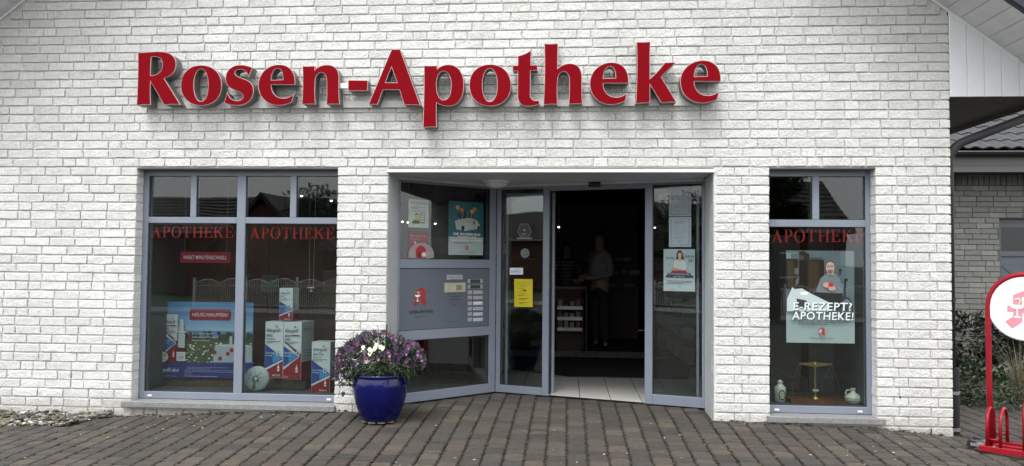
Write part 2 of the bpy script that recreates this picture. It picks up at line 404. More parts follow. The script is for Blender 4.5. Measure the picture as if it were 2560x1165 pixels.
# ------------------------------------------------------------------ pavers
PW = .155
PCOL = [tuple(.46*k_*(1.15*v-.15*m_) for v, m_, k_ in zip(q, (.102, .092, .081), (1.05, .98, .91))) for q in ((.102, .093, .083), (.110, .100, .088), (.088, .082, .074), (.114, .096, .085), (.122, .110, .090), (.080, .078, .074), (.104, .091, .081), (.098, .091, .081))]
def paver_geo(Lp, W, seed):
    rr = random.Random(seed); a, b = W/2-.0034, Lp/2-.0062; c = .015; e = .010
    def octo(a, b, c, z, j=0):
        return [(x+rr.uniform(-j, j), y+rr.uniform(-j, j), z) for x, y in ((-a+c, -b), (a-c, -b), (a, -b+c), (a, b-c), (a-c, b), (-a+c, b), (-a, b-c), (-a, -b+c))]
    vs = octo(a-e, b-e, c, 0, .0015)+octo(a, b, c, -.010, .001)+octo(a, b, c, -.03)
    fs = [tuple(range(8))]
    for i in range(8):
        j = (i+1) % 8; fs += [(i+8, j+8, j, i), (i+16, j+16, j+8, i+8)]
    return vs, fs
LENS = [.078, .115, .155, .155, .19]
PV = {}
for L_ in set(LENS):
    for s_ in range(6): PV[(L_, s_)] = paver_geo(L_, PW, s_*7+int(L_*1000))
pl = []
x = -9.3
while x < 7.4:
    xc = x+PW/2; j = random.random()
    if xc > 3.43: yend = 6
    elif xc > OP2[0] and xc < OP2[1]: yend = min(ybay(x), ybay(x+PW))-.03
    elif xc < -4.28: yend = -.40+.05*math.sin(xc*5)
    else: yend = -.012
    if xc > 3.35 and xc < 3.43: yend = -.012
    y = yend
    ybed = 1.35
    while y > -9.3:
        L_ = random.choice(LENS)
        c0 = y-L_/2
        if not (xc > 3.43 and c0 > ybed+.25*math.sin(xc*2)):
            pl.append((xc+random.uniform(-.002, .002), c0, L_, random.randrange(6), random.choice(PCOL), random.uniform(.8, 1.22)))
        y -= L_
    x += PW
def visible(p):
    q = Vector(p)-CAM; d = q.dot(_f)
    if d <= 0: return 0
    X = 1280+F*q.dot(_r2)/d; Y = 582.5-F*q.dot(_u2)/d
    return d if (-10 < X < 2570 and -10 < Y < 1172) else 0
sc_ = []
for i, p in enumerate(pl):
    d = visible((p[0], p[1], g(p[0], p[1])))
    if d: sc_.append((p[2]/d**3, i))
sc_.sort(reverse=True); sel = set(i for _, i in sc_[:300])
meshes = {}
pst = MB()
for i, (px_, py_, L_, s_, c, tv) in enumerate(pl):
    z = g(px_, py_)+random.uniform(-.0025, .0025); sx = (g(px_+.05, py_)-g(px_-.05, py_))/.1+random.uniform(-.012, .012); sy = (g(px_, py_+.05)-g(px_, py_-.05))/.1+random.uniform(-.012, .012)
    cc = tuple(v*tv for v in c); vs, fs = PV[(L_, s_)]
    if i in sel:
        k = (L_, s_ % 3, PCOL.index(c))
        if k not in meshes:
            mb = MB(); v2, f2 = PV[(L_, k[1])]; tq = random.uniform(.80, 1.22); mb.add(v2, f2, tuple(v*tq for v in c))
            for q_ in range(16): mb.c[-1-q_] = tuple(v*tq*(.36 if q_ % 2 == 0 else .7) for v in c)  # sides and bevels darker: joint dirt plus occlusion shade painted into the colour
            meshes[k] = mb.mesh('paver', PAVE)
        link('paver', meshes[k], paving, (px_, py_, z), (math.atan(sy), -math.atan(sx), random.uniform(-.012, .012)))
    else:
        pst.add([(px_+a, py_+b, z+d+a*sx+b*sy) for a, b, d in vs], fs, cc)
        for q_ in range(16): pst.c[-1-q_] = tuple(v*(.36 if q_ % 2 == 0 else .7) for v in cc)  # merged pavers get the same joint dirt and painted occlusion
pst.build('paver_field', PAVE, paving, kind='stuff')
# ------------------------------------------------------------------ the pharmacy building
bld = thing('pharmacy_building', (-1.1, .2, 0), 'white rock-faced brick gable building with blue grey shopfront', 'building')
# mortar wall in butting blocks, face 12 mm behind the bricks
mw = MB(); MY0, MY1 = .0095, .13
mw.box(WL, OP1[0]-.006, MY0, MY1, -.3, ZT-.004)
mw.box(OP1[1]+.006, OP2[0]-.006, MY0, MY1, -.3, ZT-.004); mw.box(OP2[1]+.006, OP3[0]-.006, MY0, MY1, -.3, ZT-.004); mw.box(OP3[1]+.006, WR-.008, MY0, MY1, -.3, ZT-.004)
mw.box(OP1[0]-.006, OP1[1]+.006, MY0, MY1, -.3, .078); mw.box(OP3[0]-.006, OP3[1]+.006, MY0, MY1, -.3, .078)
zz = ZT-.004
zr = AZ-SLP*(WR-AX)
fw_ = PL(0)
mw.prism(fw_, [(WL, zz), (WR-.008, zz), (WR-.008, zr), (AX, AZ), (WL, AZ-SLP*(AX-WL))], -MY1, -MY0)
mw.build('mortar_wall', MORT, bld)
mb = MB(); mb.box(WR-.03, WR-.012, MY1, 9, -.3, 3.3); mb.build('side_wall', MORT, bld)
BH = CP-.012
def brick_geo(L_, h, dep, seed, nx=4, nz=3):
    rr = random.Random(seed); vs = []; fs = []; n1 = nx+1
    cx_ = [0]+[(.02*.24/L_ if i == 1 else 1-.02*.24/L_ if i == nx-1 else i/nx) for i in range(1, nx)]+[1] if nx > 2 else [i/nx for i in range(nx+1)]
    cz_ = [0, .07, .92, 1] if nz == 3 else [i/nz for i in range(nz+1)]
    for j in range(nz+1):
        for i in range(n1):
            ex = i in (0, nx); ez = j in (0, nz)
            y = rr.uniform(-.0045, .0005) if (ex or ez) else rr.uniform(-.0085, -.0035)
            vs.append((L_*cx_[i]+(rr.uniform(-.003, .003) if ex else rr.uniform(-.003, .003)), y, h*cz_[j]+(rr.uniform(-.0020, .0020) if ez else rr.uniform(-.002, .002))))
    for j in range(nz):
        for i in range(nx): a = j*n1+i; fs.append((a, a+1, a+n1+1, a+n1))
    ring = list(range(nx+1))+[j*n1+nx for j in range(1, nz+1)]+[nz*n1+i for i in range(nx-1, -1, -1)]+[j*n1 for j in range(nz-1, 0, -1)]
    b0 = len(vs); vs += [(vs[k][0], dep, vs[k][2]) for k in ring]; n = len(ring)
    for k in range(n): q = (k+1) % n; fs.append((ring[q], ring[k], b0+k, b0+q))
    return vs, fs
DEP = .112
def bcol(rr=random): t = rr.uniform(.91, 1.04); return (.795*t, .795*t, .77*t)
BG = {}
for L_ in (.24, .115):
    for s_ in range(14): BG[(L_, s_)] = brick_geo(L_, BH, DEP, s_+int(L_*999))
BM = {}
for k, (vs, fs) in BG.items():
    mb = MB(); mb.add(vs, fs, bcol()); BM[k] = mb.mesh('brick', BR)
rows = []      # (x, z, length, height)
def fill(x0, x1, z, h, hp=.16, off=None, tone=1):
    x = x0
    first = random.choice([.24, .115, .18, .06]) if off is None else off
    L_ = first
    while x < x1-.02:
        e = min(x+L_, x1)
        if x1-e < .05: e = x1
        if e-x > .03: rows.append((x, z, e-x, h, tone))
        x = e+.010
        L_ = .115 if random.random() < hp else .24
    return
def split(x0, x1, fr, z, h):
    n = len(fr); tot = x1-x0-.010*(n-1); x = x0; S = sum(fr)
    for q in fr:
        L_ = tot*q/S; rows.append((x, z, L_, h, 1)); x += L_+.010
k = -int((AZ-ZT)/CP)
while k < 30:
    z0 = ZT-(k+1)*CP+.006; z1 = z0+BH; odd = k % 2
    if k < 0:
        a, b = gline(z1+.02); a = max(a, WL); b = min(b, WR)
        if b-a > .1: fill(a, b, z0, BH, off=(.24, .115, .17, .05)[(k*5+3) % 4])
    else:
        fill(WL, OP1[0], z0, BH, off=[.12, .235][odd] + random.choice([0, 0, -.06]))
        if k == 26 or k == 27:
            z0b = z0
        split(OP1[1], OP2[0], [.5, .5] if odd else [.37, .27, .36], z0, BH)
        split(OP2[1], OP3[0], [.5, .5] if odd else [.37, .26, .37], z0, BH)
        split(OP3[1], WR, [.165, .24, .165] if odd else [.135, .11, .24, .115], z0, BH)
        if k >= 27: fill(OP1[0]+.01, OP1[1]-.01, z0, BH, tone=.5); fill(OP3[0]+.01, OP3[1]-.01, z0, BH, tone=.5)
    k += 1
cand = []
for i, (x, z, L_, h, tn) in enumerate(rows):
    d = visible((x+L_/2, 0, z+h/2))
    if d and tn == 1 and z > g(x, 0)-.03: cand.append((L_/d**2, i))
cand.sort(reverse=True); sel = set(i for _, i in cand[:300])
bst = MB()
for i, (x, z, L_, h, tn) in enumerate(rows):
    key = (.24 if L_ > .17 else .115, random.randrange(14)); dy = random.uniform(-.003, .002)
    if i in sel:
        link('brick', BM[key], bld, (x, dy, z), (0, 0, 0), (L_/key[0], 1, h/BH))
    else:
        vs, fs = BG[key]; bst.add([(x+a*L_/key[0], dy+b, z+c*h/BH) for a, b, c in vs], fs, tuple(v*tn for v in bcol()))
bst.build('brick_field', BR, bld, kind='stuff')
# open weep joints low in the wall
for px_, py_ in ((178.5, 937), (47.5, 1024), (240, 1030), (1857.5, 974), (2250, 993), (2327, 1082), (2252, 520)):
    a, b = P(px_, py_, 0)
    if py_ == 520: continue
    m_ = MB(); m_.box(a-.0045, a+.0045, -.006, .02, b-.033, b+.033); m_.build('weep_hole', BLACK, bld)
# granite sills
def sill(x0, x1, zt):
    m_ = MB(); fr = Fr((0, -.045, 0), (1, 0, 0)); m_.fbox(fr, x0, x1, zt-.052, zt, -.17, 0, bev=.004)
    return m_
sL = P(309, 1005, -.045); sR = P(843, 1012, -.045)
# ------------------------------------------------------------------ shop windows
def pane(mb_name, fr, a0, a1, b0, b1, d, parent):
    m_ = MB(); m_.fbox(fr, a0, a1, b0, b1, d-.006, d); return m_.build(mb_name, GLASS, parent)
def window(name, x0, x1, z0, z1, xm, zt0, zt1, subs, Y=.12):
    fr = PL(Y); fm = MB(); T = .058
    # frame: stiles full height, rails between them
    fm.fbox(fr, x0, x0+T, z0, z1, -.07, 0, bev=.003); fm.fbox(fr, x1-T, x1, z0, z1, -.07, 0, bev=.003)
    fm.fbox(fr, x0+T, x1-T, z0, z0+.064, -.07, -.001, bev=.003); fm.fbox(fr, x0+T, x1-T, z1-T, z1, -.07, -.001, bev=.003)
    wn = fm.build(name, FRAME, bld)
    edges = [x0+T]+[v for q in xm for v in q]+[x1-T]
    for a, b in xm:
        m_ = MB(); m_.fbox(fr, a, b, z0+.064, z1-T, -.07, -.002, bev=.003); m_.build('mullion', FRAME, wn)
    for i in range(0, len(edges), 2):
        m_ = MB(); m_.fbox(fr, edges[i], edges[i+1], zt0, zt1, -.07, -.003, bev=.003); m_.build('transom', FRAME, wn)
    for a, b in subs:
        m_ = MB(); m_.fbox(fr, a, b, zt1, z1-T, -.07, -.0025, bev=.003); m_.build('glazing_bar', FRAME, wn)
    # gasket lines and panes
    def cell(a0, a1, b0, b1):
        m_ = MB(); q = .005
        for u in ((a0, a1, b0, b0+q), (a0, a1, b1-q, b1), (a0, a0+q, b0+q, b1-q), (a1-q, a1, b0+q, b1-q)): m_.fbox(fr, *u, -.03, -.018)
        m_.build('gasket', FRAMED, wn); pane('pane', fr, a0+.001, a1-.001, b0+.001, b1-.001, -.022, wn)
    for i in range(0, len(edges), 2):
        cell(edges[i], edges[i+1], z0+.064, zt0)
        xs = [edges[i]]+[v for q in subs if edges[i] < q[0] < edges[i+1] for v in q]+[edges[i+1]]
        for j in range(0, len(xs), 2): cell(xs[j], xs[j+1], zt1, z1-T)
    for a in (x0+.12, x1-.12):
        m_ = MB(); m_.fbox(fr, a-.02, a+.02, z0+.018, z0+.034, -.001, .006, bev=.002); m_.build('drain_cap', WHITEM, wn)
    return wn
W1 = window('shop_window', -4.055, -2.085, .138, 2.305, [(-3.125, -3.043)], 1.797, 1.854, [(-3.583, -3.527), (-2.612, -2.553)])
m1 = sill(-4.12, -2.102, .135); m1.build('window_sill', GRAN, W1)
W2 = window('shop_window', 1.742, 2.700, .138, 2.305, [], 1.793, 1.856, [(2.182, 2.240)])
sill(1.745, 2.735, .135).build('window_sill', GRAN, W2)
for a, b in (OP1, OP3):
    m_ = MB(); m_.box(a, b, .002, .118, ZT-.018, ZT-.008); m_.build('lintel_plate', mat('lintel', (.1, .1, .1), .6), bld)
# ------------------------------------------------------------------ entrance bay
ent = None
cz = 2.268
m_ = MB(); m_.box(OP2[0]-.002, OP2[1]+.004, -.022, .012, cz, cz+.03); m_.build('canopy_trim', WHITEM, bld)
pts = [(OP2[0]+.004, .0125), (OP2[1]-.004, .0125), (OP2[1]-.004, C_.y+.10), (B_.x, B_.y+.12), (OP2[0]+.004, A_.y+.10)]
m_ = MB(); m_.add([(a, b, cz+z) for z in (0, .03) for a, b in pts], [(4, 3, 2, 1, 0), (5, 6, 7, 8, 9)]+[(i, (i+1) % 5, (i+1) % 5+5, i+5) for i in range(5)])
m_.build('entrance_ceiling', JAMB, bld)
# jamb panels at both sides
m_ = MB(); m_.add([(OP2[0]+.004, .012, z) for z in (-.05, cz)]+[(A_.x, A_.y, z) for z in (-.05, cz)]+[(OP2[0]-.03, .012, z) for z in (-.05, cz)]+[(A_.x-.03, A_.y, z) for z in (-.05, cz)], [(0, 1, 3, 2), (6, 7, 5, 4), (0, 4, 5, 1), (2, 3, 7, 6), (1, 5, 7, 3), (0, 2, 6, 4)])
m_.build('jamb_panel', JAMB, bld)
m_ = MB(); xx = OP2[1]-.004
m_.add([(xx, -.004, z) for z in (-.05, cz)]+[(C_.x, C_.y, z) for z in (-.05, cz)]+[(xx+.03, -.004, z) for z in (-.05, cz)]+[(C_.x+.03, C_.y, z) for z in (-.05, cz)], [(2, 3, 1, 0), (4, 5, 7, 6), (1, 5, 4, 0), (6, 7, 3, 2), (3, 7, 5, 1), (4, 6, 2, 0)])
m_.build('jamb_panel', JAMB, bld)
D = .07
zb, zt = .085, 2.243
# header above both bay planes
for fr, ln in ((FL, LLEN), (FRt, RLEN)):
    m_ = MB(); m_.fbox(fr, .0, ln, zt+.001, cz-.001, -D, -.004); m_.build('header_panel', JAMB, bld)
# left bay: window over letterbox panel over window
sgl0 = FL.px(1001, 600)[0]; sgl1 = FL.px(1225.5, 600)[0]
t_g0 = FL.px(1227, 649.6)[1]; t_p1 = FL.px(1225, 670.5)[1]; t_p0 = FL.px(1225, 815)[1]; t_l1 = FL.px(1223, 837.5)[1]; t_l0 = FL.px(1223, 959)[1]; t_gt = FL.px(1227, 473)[1]
fm = MB()
fm.fbox(FL, 0, sgl0, zb, zt, -D, 0, bev=.003); fm.fbox(FL, sgl1, LLEN-.002, zb, zt, -D, 0, bev=.003)
for a, b in ((zb, t_l0), (t_l1, t_p0), (t_p1, t_g0), (t_gt, zt)): fm.fbox(FL, sgl0, sgl1, a, b, -D, -.001, bev=.003)
bay = fm.build('side_window', FRAME, bld)
pane('pane', FL, sgl0+.002, sgl1-.002, t_l0+.001, t_l1-.001, -.03, bay); pane('pane', FL, sgl0+.002, sgl1-.002, t_g0+.001, t_gt-.001, -.03, bay)
for b0, b1 in ((t_l0, t_l1), (t_g0, t_gt)):
    m_ = MB()
    for u in ((sgl0, sgl1, b0, b0+.005), (sgl0, sgl1, b1-.005, b1), (sgl0, sgl0+.005, b0+.005, b1-.005), (sgl1-.005, sgl1, b0+.005, b1-.005)): m_.fbox(FL, *u, -.028, -.014)
    m_.build('gasket', FRAMED, bay)
m_ = MB(); m_.fbox(FL, sgl0+.004, sgl1-.004, t_p0+.004, t_p1-.004, -.04, -.010, bev=.002); pnl = m_.build('letterbox_panel', PANELM, bay)
m_ = MB(); m_.fbox(FL, sgl0, sgl1, t_p0, t_p1, -.045, -.0402); m_.build('panel_backing', FRAMED, bay)
# right bay plane: fixed light, door opening, fixed light
sA = FRt.px(1251, 700)[0]; sB = FRt.px(1356.5, 700)[0]; sJ = FRt.px(1372, 700)[0]; sK = FRt.px(1383, 700)[0]; sR0 = FRt.px(1612, 700)[0]; sR1 = FRt.px(1631, 700)[0]; sR2 = FRt.px(1755, 700)[0]
rt = FRt.px(1257, 474)[1]; rb = FRt.px(1251, 962)[1]; rt2 = FRt.px(1640, 462)[1]; rb2 = FRt.px(1755, 995)[1]; dtop = FRt.px(1612, 470)[1]
fm = MB()
fm.fbox(FRt, .002, sA, zb, zt, -D, 0, bev=.003); fm.fbox(FRt, sB, sJ, zb, zt, -D, 0, bev=.003)
fm.fbox(FRt, sA, sB, zb, rb, -D, -.001, bev=.003); fm.fbox(FRt, sA, sB, rt, zt, -D, -.001, bev=.003)
fm.fbox(FRt, sJ, sR0, dtop, zt, -D, -.001, bev=.003)
fm.fbox(FRt, sR0, sR1, zb, zt, -D, 0, bev=.003); fm.fbox(FRt, sR2, RLEN, zb, zt, -D, 0, bev=.003)
fm.fbox(FRt, sR1, sR2, zb, rb2, -D, -.001, bev=.003); fm.fbox(FRt, sR1, sR2, rt2, zt, -D, -.001, bev=.003)
dfr = fm.build('entrance_frame', FRAME, bld)
pane('pane', FRt, sA+.002, sB-.002, rb+.001, rt-.001, -.03, dfr); pane('pane', FRt, sR1+.002, sR2-.002, rb2+.001, rt2-.001, -.03, dfr)
for a0, a1, b0, b1 in ((sA, sB, rb, rt), (sR1, sR2, rb2, rt2)):
    m_ = MB()
    for u in ((a0, a1, b0, b0+.005), (a0, a1, b1-.005, b1), (a0, a0+.005, b0+.005, b1-.005), (a1-.005, a1, b0+.005, b1-.005)): m_.fbox(FRt, *u, -.028, -.014)
    m_.build('gasket', FRAMED, dfr)
m_ = MB(); m_.fbox(FRt, sJ+.002, sJ+.012, zb, dtop-.002, -.055, -.02); m_.build('door_seal', BLACK, dfr)
m_ = MB(); a, b = FRt.px(1488, 462); m_.fbox(FRt, a-.055, a+.055, b-.022, b+.022, -.001, .055, bev=.008); m_.build('door_sensor', BLACK, dfr)
# sliding leaves parked behind the fixed lights
def leaf(a0, a1):
    m_ = MB(); q = .024
    m_.fbox(FRt, a0, a0+q, zb+.012, dtop-.01, -.135, -.105); m_.fbox(FRt, a1-q, a1, zb+.012, dtop-.01, -.135, -.105)
    m_.fbox(FRt, a0+q, a1-q, zb+.012, zb+.05, -.135, -.105); m_.fbox(FRt, a0+q, a1-q, dtop-.05, dtop-.01, -.135, -.105)
    o = m_.build('sliding_door', mat('door_leaf', (.30, .34, .38), .4, amt=.05), bld)
    pane('pane', FRt, a0+q, a1-q, zb+.05, dtop-.05, -.117, o)
leaf(FRt.px(1266, 700, -.12)[0], sJ+.02); leaf(sR0-.012, FRt.px(1748, 700, -.12)[0])
# ceiling lamp
a, b = P(1241, 452, .73)
lampc = Vector((a, .73, cz))
lt = thing('ceiling_lamp', lampc, 'round white flush ceiling lamp over the left of the entrance', 'lamp')
m_ = MB(); m_.lathe(lampc, [(.001, -.0), (.135, -.0), (.14, -.008), (.132, -.022), (.001, -.022)][::-1], 32); m_.build('lamp_base', WHITEM, lt, smooth=False)
m_ = MB(); m_.lathe(lampc, [(.001, -.075), (.05, -.072), (.085, -.06), (.108, -.04), (.115, -.022)], 32); m_.build('lamp_shade', LAMPW, lt, smooth=True)
# ------------------------------------------------------------------ gable roof, soffit boards, cladding
OVH = .575; ca = math.cos(math.atan(SLP)); sa = math.sin(math.atan(SLP))
def rake(side):
    u = Vector((side*ca, 0, -sa)); nrm = Vector((side*sa, 0, ca)); o = Vector((AX, 0, AZ))
    bw = .1455; n = int(6.72/bw)
    bm = MB(); g_ = .010
    # board: local x along slope, y overhang, z normal; v-grooved long edges
    prof = [(0, .012), (g_, .001), (bw-g_*.35, 0), (bw, .012), (bw, .018), (0, .018)]
    vs = [(a, y, c) for y in (-OVH, .0) for a, c in prof]; k = len(prof)
    bm.add(vs, [tuple(range(k)), tuple(range(2*k-1, k-1, -1))]+[(i+k, (i+1) % k+k, (i+1) % k, i) for i in range(k)])
    me = bm.mesh('soffit_board', SOFB)
    for i in range(n):
        q = o+u*(i*bw)
        M = Matrix(((u.x, 0, nrm.x, q.x), (u.y, 1, nrm.y, q.y), (u.z, 0, nrm.z, q.z), (0, 0, 0, 1)))
        ob = bpy.data.objects.new('soffit_board', me); col.objects.link(ob); ob.parent = bld; ob.matrix_parent_inverse = bld.matrix_basis.inverted()
        ob.matrix_basis = M
    fr = Fr(o, u, nrm, (0, -1, 0))
    m_ = MB(); m_.fbox(fr, -.02, 6.70, .022, .14, -5.2, OVH-.02); m_.build('roof_slab', NAVY, bld)
    m_ = MB(); m_.fbox(fr, 0, 6.3, -.018, .012, -.0, .012); m_.build('wall_trim', WHITEM, bld)
    tm = MB()
    tm.fbox(fr, 0, .33, -.035, .20, OVH-.018, OVH+.03, bev=.01); tme = None
    for i in range(20):
        t_ = MB(); t_.fbox(fr, i*.335, i*.335+.345, .012-.01*(i % 2), .19, OVH+.002, OVH+.05+.008*(i % 2), bev=.008); t_.build('verge_tile', NAVY, bld)
rake(1); rake(-1)
# vertical boards beside the wall corner
x = WR+.004; zc0 = 2.930; i = 0; bw = .1452
while x < 4.36:
    x1 = min(x+bw, 4.38); q = .007
    za, zb_ = AZ-SLP*(x-AX)-.002, AZ-SLP*(x1-AX)-.002
    if za <= zc0+.02: break
    m_ = MB(); zb_ = max(zb_, zc0+.01)
    ys = [(x, .0), (x+q, -.010), (x1-q*1.2, -.012), (x1, -.001), (x1, .012), (x, .012)]
    zf = lambda X: max(AZ-SLP*(X-AX)-.004, zc0+.005)
    n = len(ys); m_.add([(a, b, zc0) for a, b in ys]+[(a, b, zf(a)) for a, b in ys], [tuple(range(n-1, -1, -1)), tuple(range(n, 2*n))]+[(k_, (k_+1) % n, (k_+1) % n+n, k_+n) for k_ in range(n)])
    m_.build('cladding_board', CLAD, bld); x = x1; i += 1
# dark side eave soffit: boards running back along the building
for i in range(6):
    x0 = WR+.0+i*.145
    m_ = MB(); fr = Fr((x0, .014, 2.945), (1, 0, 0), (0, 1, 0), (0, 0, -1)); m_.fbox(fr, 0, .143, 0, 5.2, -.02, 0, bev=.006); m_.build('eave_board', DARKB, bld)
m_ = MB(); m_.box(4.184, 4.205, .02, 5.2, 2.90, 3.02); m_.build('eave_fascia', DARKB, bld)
# downpipe with offset, boot and brackets
pc = Vector((3.375, .16, 0))
a2 = Vector((*[P(2560, 296, .16)[0]], .16, P(2560, 296, .16)[1])); a1 = P(2412, 353, .16); a1 = Vector((a1[0], .16, a1[1]))
far = a1+(a2-a1)*1.35
pth = []
p0 = Vector((pc.x, .16, a1.z-.22)); 
for t in [k/10 for k in range(11)]:
    c1 = Vector((pc.x, .16, a1.z-.06)); pth.append(p0*(1-t)**2+c1*2*t*(1-t)+a1*t*t)
m_ = MB(); m_.tube([Vector((pc.x, .16, .55))]+pth+[far], .038, 16); dp = m_.build('drainpipe', PIPE, bld, smooth=True)
m_ = MB(); m_.tube([Vector((pc.x+.012, .16, -.02)), Vector((pc.x+.012, .16, .56))], .054, 16); m_.build('pipe_boot', mat('cast_iron_boot', (.012, .013, .015), .35), dp, smooth=False)
for zc in (P(2400, 984, .1)[1], P(2400, 1076, .1)[1]):
    m_ = MB(); m_.tube([Vector((pc.x+.012, .16, zc-.014)), Vector((pc.x+.012, .16, zc+.014))], .0575, 16); m_.build('pipe_clip', STEEL, dp)
for py_ in (483, 750):
    zc = P(2385, py_, .12)[1]
    m_ = MB(); m_.tube([Vector((pc.x, .16, zc-.012)), Vector((pc.x, .16, zc+.012))], .047, 14); m_.tube([Vector((pc.x, .118, zc)), Vector((pc.x, .095, zc))], .010, 6); m_.build('pipe_bracket', BLACK, dp)
# ------------------------------------------------------------------ letter sign
sgn = thing('shop_sign', (-1.3, -.1, 2.85), 'large red channel letters reading Rosen-Apotheke above the windows', 'sign')
SG = PL(-.150); BD = .115
ra = P(394, 262, -.03); rb_ = P(1757, 257, -.03)
m_ = MB(); m_.box(ra[0], rb_[0], -.034, -.006, 2.862, 2.922); m_.build('mounting_rail', RAILM, sgn)
E1 = 'M 1213 655 C 1225 470 1140 340 960 340 C 780 340 630 480 630 665 C 630 860 770 990 950 990 C 1030 990 1100 965 1160 935 L 1190 825 C 1140 865 1090 885 1030 885 C 900 885 825 790 825 655 Z M 825 592 C 825 480 870 390 935 390 C 1000 390 1030 470 1027 585 Z'
def remap(L_, ax, bx, ay, by): return [[(ax*x+bx, ay*y+by) for x, y in l] for l in L_]
e1 = path(E1)
GL = [('R', 330, 110, path('M 108 148 C 250 142 400 124 500 133 C 640 145 712 215 712 330 C 712 440 640 520 515 555 L 775 975 C 700 968 600 972 528 980 L 300 590 C 292 700 292 850 300 982 C 230 972 150 975 85 990 C 100 800 112 400 108 148 Z M 312 205 C 380 198 430 205 460 225 C 495 255 503 290 503 340 C 503 440 440 515 297 522 C 300 400 303 300 312 205 Z')),
      ('o', 330, 110, [oval(1125, 671, 325, 321), oval(1121, 669, 122, 268)]),
      ('s', 550, 110, path('M 520 385 C 450 360 400 345 330 345 C 200 345 100 430 100 555 C 100 670 165 715 250 745 C 330 775 385 800 385 855 C 385 905 330 925 280 925 C 200 925 150 880 122 795 L 78 950 C 140 975 210 990 275 990 C 440 990 540 890 540 760 C 540 640 470 600 370 565 C 290 540 237 510 237 465 C 237 425 285 405 335 405 C 400 405 445 450 468 522 Z')),
      ('e', 550, 110, e1),
      ('n', 740, 110, path('M 115 365 C 180 368 240 368 300 362 L 303 438 C 360 370 430 345 510 345 C 640 345 693 430 693 540 C 690 700 690 850 705 970 C 640 965 570 968 500 972 C 510 850 508 700 505 590 C 500 500 460 457 415 457 C 350 457 312 510 308 590 C 300 700 300 850 312 970 C 240 965 170 968 105 970 C 120 800 122 550 115 365 Z')),
      ('-', 740, 110, path('M 853 593 L 1160 595 L 1155 752 L 850 752 Z')),
      ('A', 900, 110, path('M 518 92 C 560 98 600 97 647 92 L 970 985 C 890 978 800 980 722 982 L 645 737 L 368 737 L 280 975 C 240 970 200 972 148 975 Z M 513 360 L 613 633 L 403 630 Z')),
      ('p', 1040, 150, path('M 137 98 C 200 103 270 103 335 98 L 343 158 C 400 105 460 82 530 82 C 680 82 770 210 770 400 C 770 600 690 742 530 742 C 440 742 380 720 330 680 C 322 820 325 950 330 1082 C 260 1075 190 1078 120 1090 C 130 800 142 400 137 98 Z M 445 177 C 530 177 577 280 577 410 C 577 560 530 655 450 655 C 375 655 325 560 325 400 C 325 270 370 177 445 177 Z')),
      ('o', 1040, 150, [oval(1201, 410, 333, 332), oval(1196, 406, 126, 274)]),
      ('t', 1270, 95, path('M 372 210 C 365 280 362 360 365 445 L 472 445 L 472 520 L 360 522 L 355 920 C 358 990 400 1020 460 1020 L 503 1015 L 500 1070 C 430 1095 370 1102 310 1100 C 200 1095 160 1020 160 930 L 163 530 L 80 525 L 80 452 L 165 452 C 168 400 168 350 163 298 C 240 285 310 250 372 210 Z')),
      ('h', 1270, 95, path('M 593 100 C 660 105 730 103 803 97 C 797 250 798 400 798 510 C 850 455 920 422 1000 420 C 1130 420 1190 500 1190 640 C 1188 800 1190 950 1200 1062 C 1130 1058 1060 1062 988 1065 C 1000 900 1005 750 998 660 C 990 580 950 540 900 540 C 840 540 800 600 797 690 C 785 850 790 950 797 1070 C 725 1062 650 1068 580 1075 C 597 800 605 400 593 100 Z')),
      ('e', 1450, 95, remap(e1, 1.0562, -502.4, 1.0354, 50)),
      ('k', 1450, 95, path('M 920 73 C 990 78 1060 75 1132 68 C 1122 250 1125 450 1127 670 C 1230 590 1310 490 1376 405 L 1539 400 L 1306 630 L 1551 1035 C 1480 1030 1400 1036 1316 1042 L 1127 735 L 1127 1045 C 1050 1045 980 1050 905 1055 C 925 800 935 400 920 73 Z')),
      ('e', 1600, 95, remap(e1, 1.104, -40.5, 1.043, 15.4))]
ZS = 1489/230
for ch, ox, oy, loops in GL:
    ll = [[SG.px(ox+x/ZS, oy+y/ZS) for x, y in l] for l in loops]
    body = link('letter', curve_mesh('letter', ll, BD, LMET, .001, SG, 0), sgn, label='red letter %s' % ch if ch != '-' else 'red hyphen')
    link('letter_rim', curve_mesh('letter_rim', ll, .006, RIM, .0035, SG, .0045), body)
    link('letter_face', curve_mesh('letter_face', ll, .005, RED, -.0005, SG, .0075), body)
a = P(722+0, 210, -.12); a0 = P(740+722/ZS, 110+682/ZS, -.10); a1_ = P(740+858/ZS, 110+682/ZS, -.10)
m_ = MB(); m_.box(a0[0]-.02, a1_[0]+.02, -.12, -.08, a0[1]-.024, a0[1]+.024); m_.build('sign_link', WHITEM, sgn)
# ================================================================== INTERIOR
FZ = .098
fl = MB(); fl.add([(-5.3, .2, FZ-.06), (3.2, .2, FZ-.06), (3.2, 8.5, FZ-.06), (-5.3, 8.5, FZ-.06)], [(0, 1, 2, 3)])
